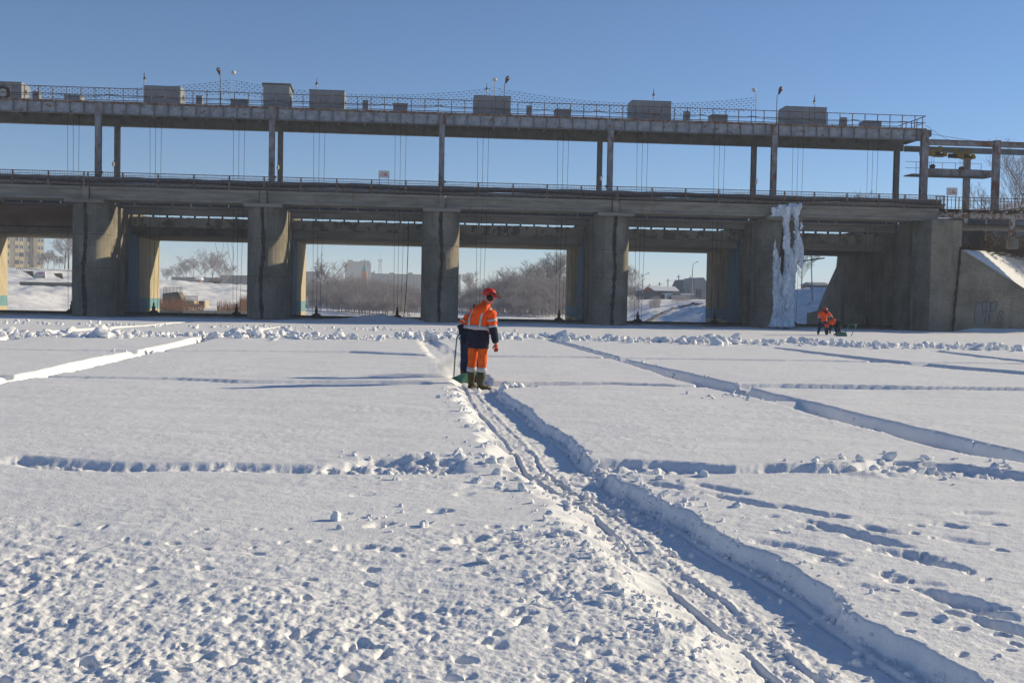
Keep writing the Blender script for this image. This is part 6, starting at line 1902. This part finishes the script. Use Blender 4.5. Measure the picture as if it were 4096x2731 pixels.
    if S.get('hood'):
        back = -f if S.get('hooddir') is None else Vector(S['hooddir']).normalized()
        l_ = lat
        mb = MB()
        c0 = N+back*.09-Vector((0, 0, .05))
        mb.tube([W(c0-l_*.14+Vector((0, 0, .03))), W(c0-l_*.09+back*.035-Vector((0, 0, .05))), W(c0+back*.05-Vector((0, 0, .09))), W(c0+l_*.08+back*.035-Vector((0, 0, .02))), W(c0+l_*.13+Vector((0, 0, .06)))], [(.045, .06), (.075, .11), (.085, .14), (.07, .10), (.04, .055)], 12)
        h_ = mb.build('hood', S['top'], t, smooth=True)
        mb = MB(); mb.tube([W(c0-l_*.15+back*.03+Vector((0, 0, .05))), W(c0-l_*.12+back*.075-Vector((0, 0, .05))), W(c0-l_*.05+back*.095-Vector((0, 0, .15)))], [.02, .028, .022], 8); mb.build('hood_lining', S['low'], h_, smooth=True)
    # ---- helmet
    if S.get('helmet', True):
        hc = Hd+fu*.035-f*.008
        rings = []
        for k in range(8):
            ph = (math.pi/2)*k/8
            zc = math.sin(ph)*.135; rad = math.cos(ph)**.8
            rings.append([W(hc+side*(math.cos(2*math.pi*q/18)*rad*.122)+f*(math.sin(2*math.pi*q/18)*rad*.148)+fu*zc*1.08) for q in range(18)])
        mb = MB(); mb.loft(rings)
        hm = mb.build('helmet', 'helmet_red', t, smooth=True)
        mb = MB()
        ri = [W(hc+side*(math.cos(w)*.112)+f*(math.sin(w)*.138)-fu*.002) for w in np.linspace(.35, math.pi-.35, 9)]
        ro = [W(hc+side*(math.cos(w)*.125)+f*(.02+math.sin(w)*.185)-fu*.02) for w in np.linspace(.35, math.pi-.35, 9)]
        ro2 = [p+Vector((0, 0, -.006)) for p in ro]; ri2 = [p+Vector((0, 0, -.008)) for p in ri]
        mb.loft([ri, ro, ro2, ri2], cap=False, closed=False); mb.build('peak', 'helmet_red', hm)
        mb = MB(); mb.tube([W(hc+side*(math.cos(w)*.118)+f*(math.sin(w)*.145)+fu*.012) for w in np.linspace(0, 2*math.pi, 21)], .009, 6); mb.build('rim', 'helmet_red', hm, smooth=True)
        if S.get('muffs'):
            for sg in (-1, 1):
                mb = MB(); c = Hd+side*.10*sg-fu*.01
                mb.tube([W(c-side*.02*sg), W(c+side*.015*sg), W(c+side*.042*sg)], [.05, .062, .042], 12, ell=1.25); mb.build('earmuff', 'earmuff', t, smooth=True)
                mb = MB(); mb.tube([W(c+side*.02*sg+fu*.03), W(c+side*.03*sg+fu*.10), W(c+side*.02*sg+f*.06+fu*.085), W(c+side*.0*sg+f*.12+fu*.075)], .012, 6); mb.build('muff_arm', 'earmuff', t)
            # raised mesh visor
            n_ = 9
            ra_, rb_ = [], []
            for q in range(n_):
                w = math.pi*(.12+.76*q/(n_-1))
                ra_.append(W(hc+side*(math.cos(w)*.125)+f*(.05+math.sin(w)*.125)+fu*.095))
                rb_.append(W(hc+side*(math.cos(w)*.115)+f*(.15+math.sin(w)*.135)-fu*.035))
            mb = MB(); mb.loft([ra_, rb_], cap=False, closed=False); vz = mb.build('visor', 'visor_mesh', t, smooth=True)
            mb = MB(); mb.tube(rb_, .008, 5); mb.tube(ra_, .008, 5); mb.tube([ra_[0], rb_[0]], .006, 5); mb.tube([ra_[-1], rb_[-1]], .006, 5); mb.build('visor_frame', 'earmuff', vz)
    return t
YAWC = -PSI
# --- the near worker, back to the camera, looking to the right
gz = onZ(1905, 1557, -.13)
base = (gz[0], gz[1], -.14)
Jm = dict(pelvis=(.02, 0, .93), chest=(.045, .02, 1.40), neck=(.135, .045, 1.655), head=(.22, .06, 1.815), face=(.95, .38, -.08), crown=(.06, 0, 1),
          shL=(-.10, .10, 1.57), elL=(-.10, .26, 1.30), wrL=(.02, .42, 1.14), haL=(.08, .5, 1.12),
          shR=(.285, -.03, 1.55), elR=(.335, -.04, 1.20), wrR=(.375, .03, .90), haR=(.375, .07, .80),
          hpL=(-.085, .04, .88), knL=(-.115, .05, .50), anL=(-.15, .10, .10), toL=(-.08, .30, .045),
          hpR=(.125, -.02, .88), knR=(.125, -.02, .49), anR=(.095, -.04, .10), toR=(.26, .08, .045))
person('worker in orange jacket, orange trousers and olive rubber boots, red helmet with raised visor', base, YAWC-.30, Jm,
       dict(top='hivis', low='navy', trousers='hivis_trousers', boots='boot_olive', cuff=True, hood=True, hooddir=(-.55, -1, 0), muffs=True, gloveR='glove_orange', gloveL='glove_orange', cut=.46, boot_top=.36, split=.345, curlR=.5,
            wid=[.215, .215, .21, .225, .22, .18, .10], dep=[.18, .17, .165, .165, .155, .13, .10]), skirt=.13)
# --- his mate, mostly hidden behind him, leaning on the scoop handle
gz = onZ(1868, 1531, -.13)
base2 = (gz[0], gz[1]+.1, -.14)
J2 = dict(pelvis=(.10, 0, .92), chest=(.16, .16, 1.28), neck=(.24, .32, 1.42), head=(.29, .43, 1.46), face=(.2, 1, -.7), crown=(.1, .6, .8),
          shL=(.02, .20, 1.40), elL=(-.15, .12, 1.22), wrL=(-.115, .0, 1.00), haL=(-.11, -.02, .92),
          shR=(.36, .22, 1.36), elR=(.40, .34, 1.12), wrR=(.30, .46, .95), haR=(.24, .5, .88),
          hpL=(-.05, 0, .87), knL=(-.06, .06, .48), anL=(-.06, -.02, .10), toL=(-.17, .10, .045),
          hpR=(.12, .02, .87), knR=(.16, .1, .48), anR=(.18, .0, .10), toR=(.22, .2, .045))
person('stooping worker in orange jacket, dark blue trousers and brown shoes, behind the rubber booted worker', base2, YAWC, J2,
       dict(top='hivis', low='navy', trousers='blue_trousers', boots='boot_brown', cut=.52, boot_top=.78, hood=False, muffs=True, gloveL='navy', gloveR='navy', curlL=.7), skirt=.16)
# --- scoop with a green bow handle in his hand
def scoop(label, base, yaw, w=.5, h=1.05, lean=.25, px=.0):
    t = thing('snow_scoop', label, 'scoop', base, None)
    co, si = math.cos(yaw), math.sin(yaw)
    B = Vector(base)
    def W(x, y, z): return Vector((B.x+x*co-y*si, B.y+x*si+y*co, B.z+z))
    mb = MB()
    prof = [(.22, .02), (.0, .0), (-.22, .04), (-.34, .22)]
    A = [W(-w/2, y, z) for y, z in prof]; C = [W(w/2, y, z) for y, z in prof]
    A2 = [p+Vector((0, 0, .012)) for p in A]; C2 = [p+Vector((0, 0, .012)) for p in C]
    mb.loft([A, C], cap=False, closed=False); mb.loft([A2, C2], cap=False, closed=False)
    pan = mb.build('pan', 'scoop_green', t)
    so_ = pan.modifiers.new('thick', 'SOLIDIFY'); so_.thickness = .006
    for s in (-1, 1):
        mb = MB(); mb.prism([(0, 0), (1, 0), (0, 1)], 'x', 0, .01); 
        pts = [W(s*w/2, y, z) for y, z in prof]+[W(s*w/2, -.30, .24), W(s*w/2, .18, .06)]
        mb = MB(); q = [p+Vector((co*.006*s, si*.006*s, 0)) for p in pts]
        mb.add(pts+q, [tuple(range(6)), tuple(range(11, 5, -1))]+[(i, (i+1) % 6, 6+(i+1) % 6, 6+i) for i in range(6)]); mb.build('cheek', 'scoop_green', t)
    mb = MB(); mb.tube([W(-w/2, .0, .02), W(-w/2, -lean*.55, h*.55), W(-w/2+.02, -lean, h-.04), W(-w/2+.06, -lean-.01, h), W(w/2-.06, -lean-.01, h), W(w/2-.02, -lean, h-.04), W(w/2, -lean*.55, h*.55), W(w/2, .0, .02)], .014, 7)
    mb.build('bow_handle', 'scoop_green', t, smooth=True)
    return t
gz = onZ(1842, 1524, -.13)
scoop('green snow scoop with a bow handle held by the worker in blue trousers', (base2[0]-.15, base2[1]+.02, -.14), YAWC+.9, .40, 1.02, .06)
# --- far pair by the bridge
g3 = onZ(3291, 1340, 0)
sz3 = snow_z(g3[0], g3[1])
J3 = dict(pelvis=(.0, .12, .86), chest=(-.02, -.10, 1.22), neck=(-.01, -.28, 1.36), head=(-.02, -.42, 1.40), face=(.1, -.75, -.65), crown=(0, -.65, .75),
          shL=(-.24, -.16, 1.28), elL=(-.31, -.25, 1.02), wrL=(-.25, -.28, .78), haL=(-.22, -.3, .70),
          shR=(.22, -.16, 1.28), elR=(.37, -.25, 1.06), wrR=(.36, -.34, .82), haR=(.36, -.36, .72),
          hpL=(-.12, .1, .84), knL=(-.18, -.02, .47), anL=(-.25, .08, .10), toL=(-.28, -.12, .045),
          hpR=(.12, .1, .84), knR=(.17, -.02, .47), anR=(.22, .1, .10), toR=(.26, -.1, .045))
person('far worker in red helmet and orange jacket, bending forward by the bridge', (g3[0], g3[1], sz3), YAWC, J3,
       dict(top='hivis', low='navy', trousers='blue_trousers', boots='navy', cut=.62, boot_top=.8, muffs=True, split=.12, straps=(), wid=[.23, .235, .235, .25, .23, .16, .09]), skirt=.05)
g4 = onZ(3344, 1342, 0)
J4 = dict(pelvis=(.17, .05, .72), chest=(-.20, .0, .80), neck=(-.42, .0, .66), head=(-.52, -.02, .55), face=(-.55, 0, -.85), crown=(-.8, 0, .5),
          shL=(-.30, -.20, .74), elL=(-.40, -.24, .46), wrL=(-.40, -.20, .22), haL=(-.40, -.2, .12),
          shR=(-.30, .20, .74), elR=(-.40, .24, .46), wrR=(-.42, .2, .24), haR=(-.42, .2, .14),
          hpL=(.16, -.12, .66), knL=(.10, -.16, .36), anL=(.20, -.14, .09), toL=(.0, -.16, .045),
          hpR=(.16, .14, .66), knR=(.02, .18, .36), anR=(.12, .18, .09), toR=(-.08, .2, .045))
person('far worker stooping low in an orange and navy jacket beside the green scoop', (g4[0], g4[1], snow_z(g4[0], g4[1])), YAWC, J4,
       dict(top='hivis', low='navy', trousers='navy', boots='navy', cut=.30, boot_top=.8, bands=False, split=.42, helmet=True), skirt=.05)
g5 = onZ(3358, 1345, 0)
t = thing('snow_scoop', 'green scoop with a bow handle standing on the ice beside the stooping far worker', 'scoop', (g5[0], g5[1]-.35, snow_z(g5[0], g5[1])))
B = Vector(t.location)
mb = MB(); mb.add([(B.x-.28, B.y-.2, B.z+.0), (B.x+.24, B.y-.2, B.z-.02), (B.x+.24, B.y+.2, B.z), (B.x-.28, B.y+.2, B.z), (B.x-.22, B.y-.12, B.z+.24), (B.x+.20, B.y-.12, B.z+.22), (B.x+.20, B.y+.15, B.z+.24), (B.x-.22, B.y+.15, B.z+.24)], [(0, 3, 2, 1), (4, 5, 6, 7), (0, 1, 5, 4), (1, 2, 6, 5), (2, 3, 7, 6), (3, 0, 4, 7)]); mb.build('pan', 'scoop_green', t)
mb = MB(); mb.tube([(B.x+.02, B.y-.2, B.z), (B.x+.30, B.y-.2, B.z+.64), (B.x+.33, B.y-.2, B.z+.68), (B.x+.68, B.y-.2, B.z+.66), (B.x+.71, B.y-.2, B.z+.62), (B.x+.42, B.y-.2, B.z-.02)], .02, 7); mb.build('bow_handle', 'scoop_green', t, smooth=True)
mb = MB(); mb.sphere((B.x+.68, B.y-.2, B.z+.65), .06, nu=8, nv=5); mb.build('grip', 'scoop_green', t, smooth=True)
# ================================================================== HAZE AND BLOWN SNOW
m, v = volume_mat('haze_air', 0.00042, (0.84, 0.90, 0.97), aniso=0.0)
mb = MB(); mb.box(-3000, 3000, -3000, 3000, -4.2, 62)
hz = mb.build('haze', m, None); hz['kind'] = 'stuff'; hz['label'] = 'thin pale winter haze filling the air over the river'; hz['category'] = 'haze'
m, v = volume_mat('snow_dust_air', 1.0, (1.0, 1.0, 1.0), aniso=.0)
n = m.node_tree.nodes; l = m.node_tree.links
tc = n.new('ShaderNodeTexCoord')
nz = n.new('ShaderNodeTexNoise'); nz.inputs['Scale'].default_value = 3.0; nz.inputs['Detail'].default_value = 4
l.new(tc.outputs['Object'], nz.inputs['Vector'])
ln = n.new('ShaderNodeVectorMath'); ln.operation = 'LENGTH'; l.new(tc.outputs['Object'], ln.inputs[0])
fo = n.new('ShaderNodeMapRange'); fo.inputs[1].default_value = 1.0; fo.inputs[2].default_value = 0.15; fo.inputs[3].default_value = 0.0; fo.inputs[4].default_value = 1.0
l.new(ln.outputs['Value'], fo.inputs[0])
nr = n.new('ShaderNodeMapRange'); nr.inputs[1].default_value = .42; nr.inputs[2].default_value = .72
l.new(nz.outputs[0], nr.inputs[0])
mu = n.new('ShaderNodeMath'); mu.operation = 'MULTIPLY'; l.new(fo.outputs[0], mu.inputs[0]); l.new(nr.outputs[0], mu.inputs[1])
mu2 = n.new('ShaderNodeMath'); mu2.operation = 'MULTIPLY'; l.new(mu.outputs[0], mu2.inputs[0]); mu2.inputs[1].default_value = 10.0
l.new(mu2.outputs[0], v.inputs['Density'])
p = onY(1785, 1440, base2[1]+.5)
mb = MB(); mb.sphere((0, 0, 0), 1.0, nu=20, nv=12)
du = mb.build('snow_dust', m, None); du.location = (p[0], p[1], .25); du.scale = (.42, .8, .48)
tag(du, 'cloud of blown snow dust rising beside the two near workers', 'snow dust', kind='stuff')
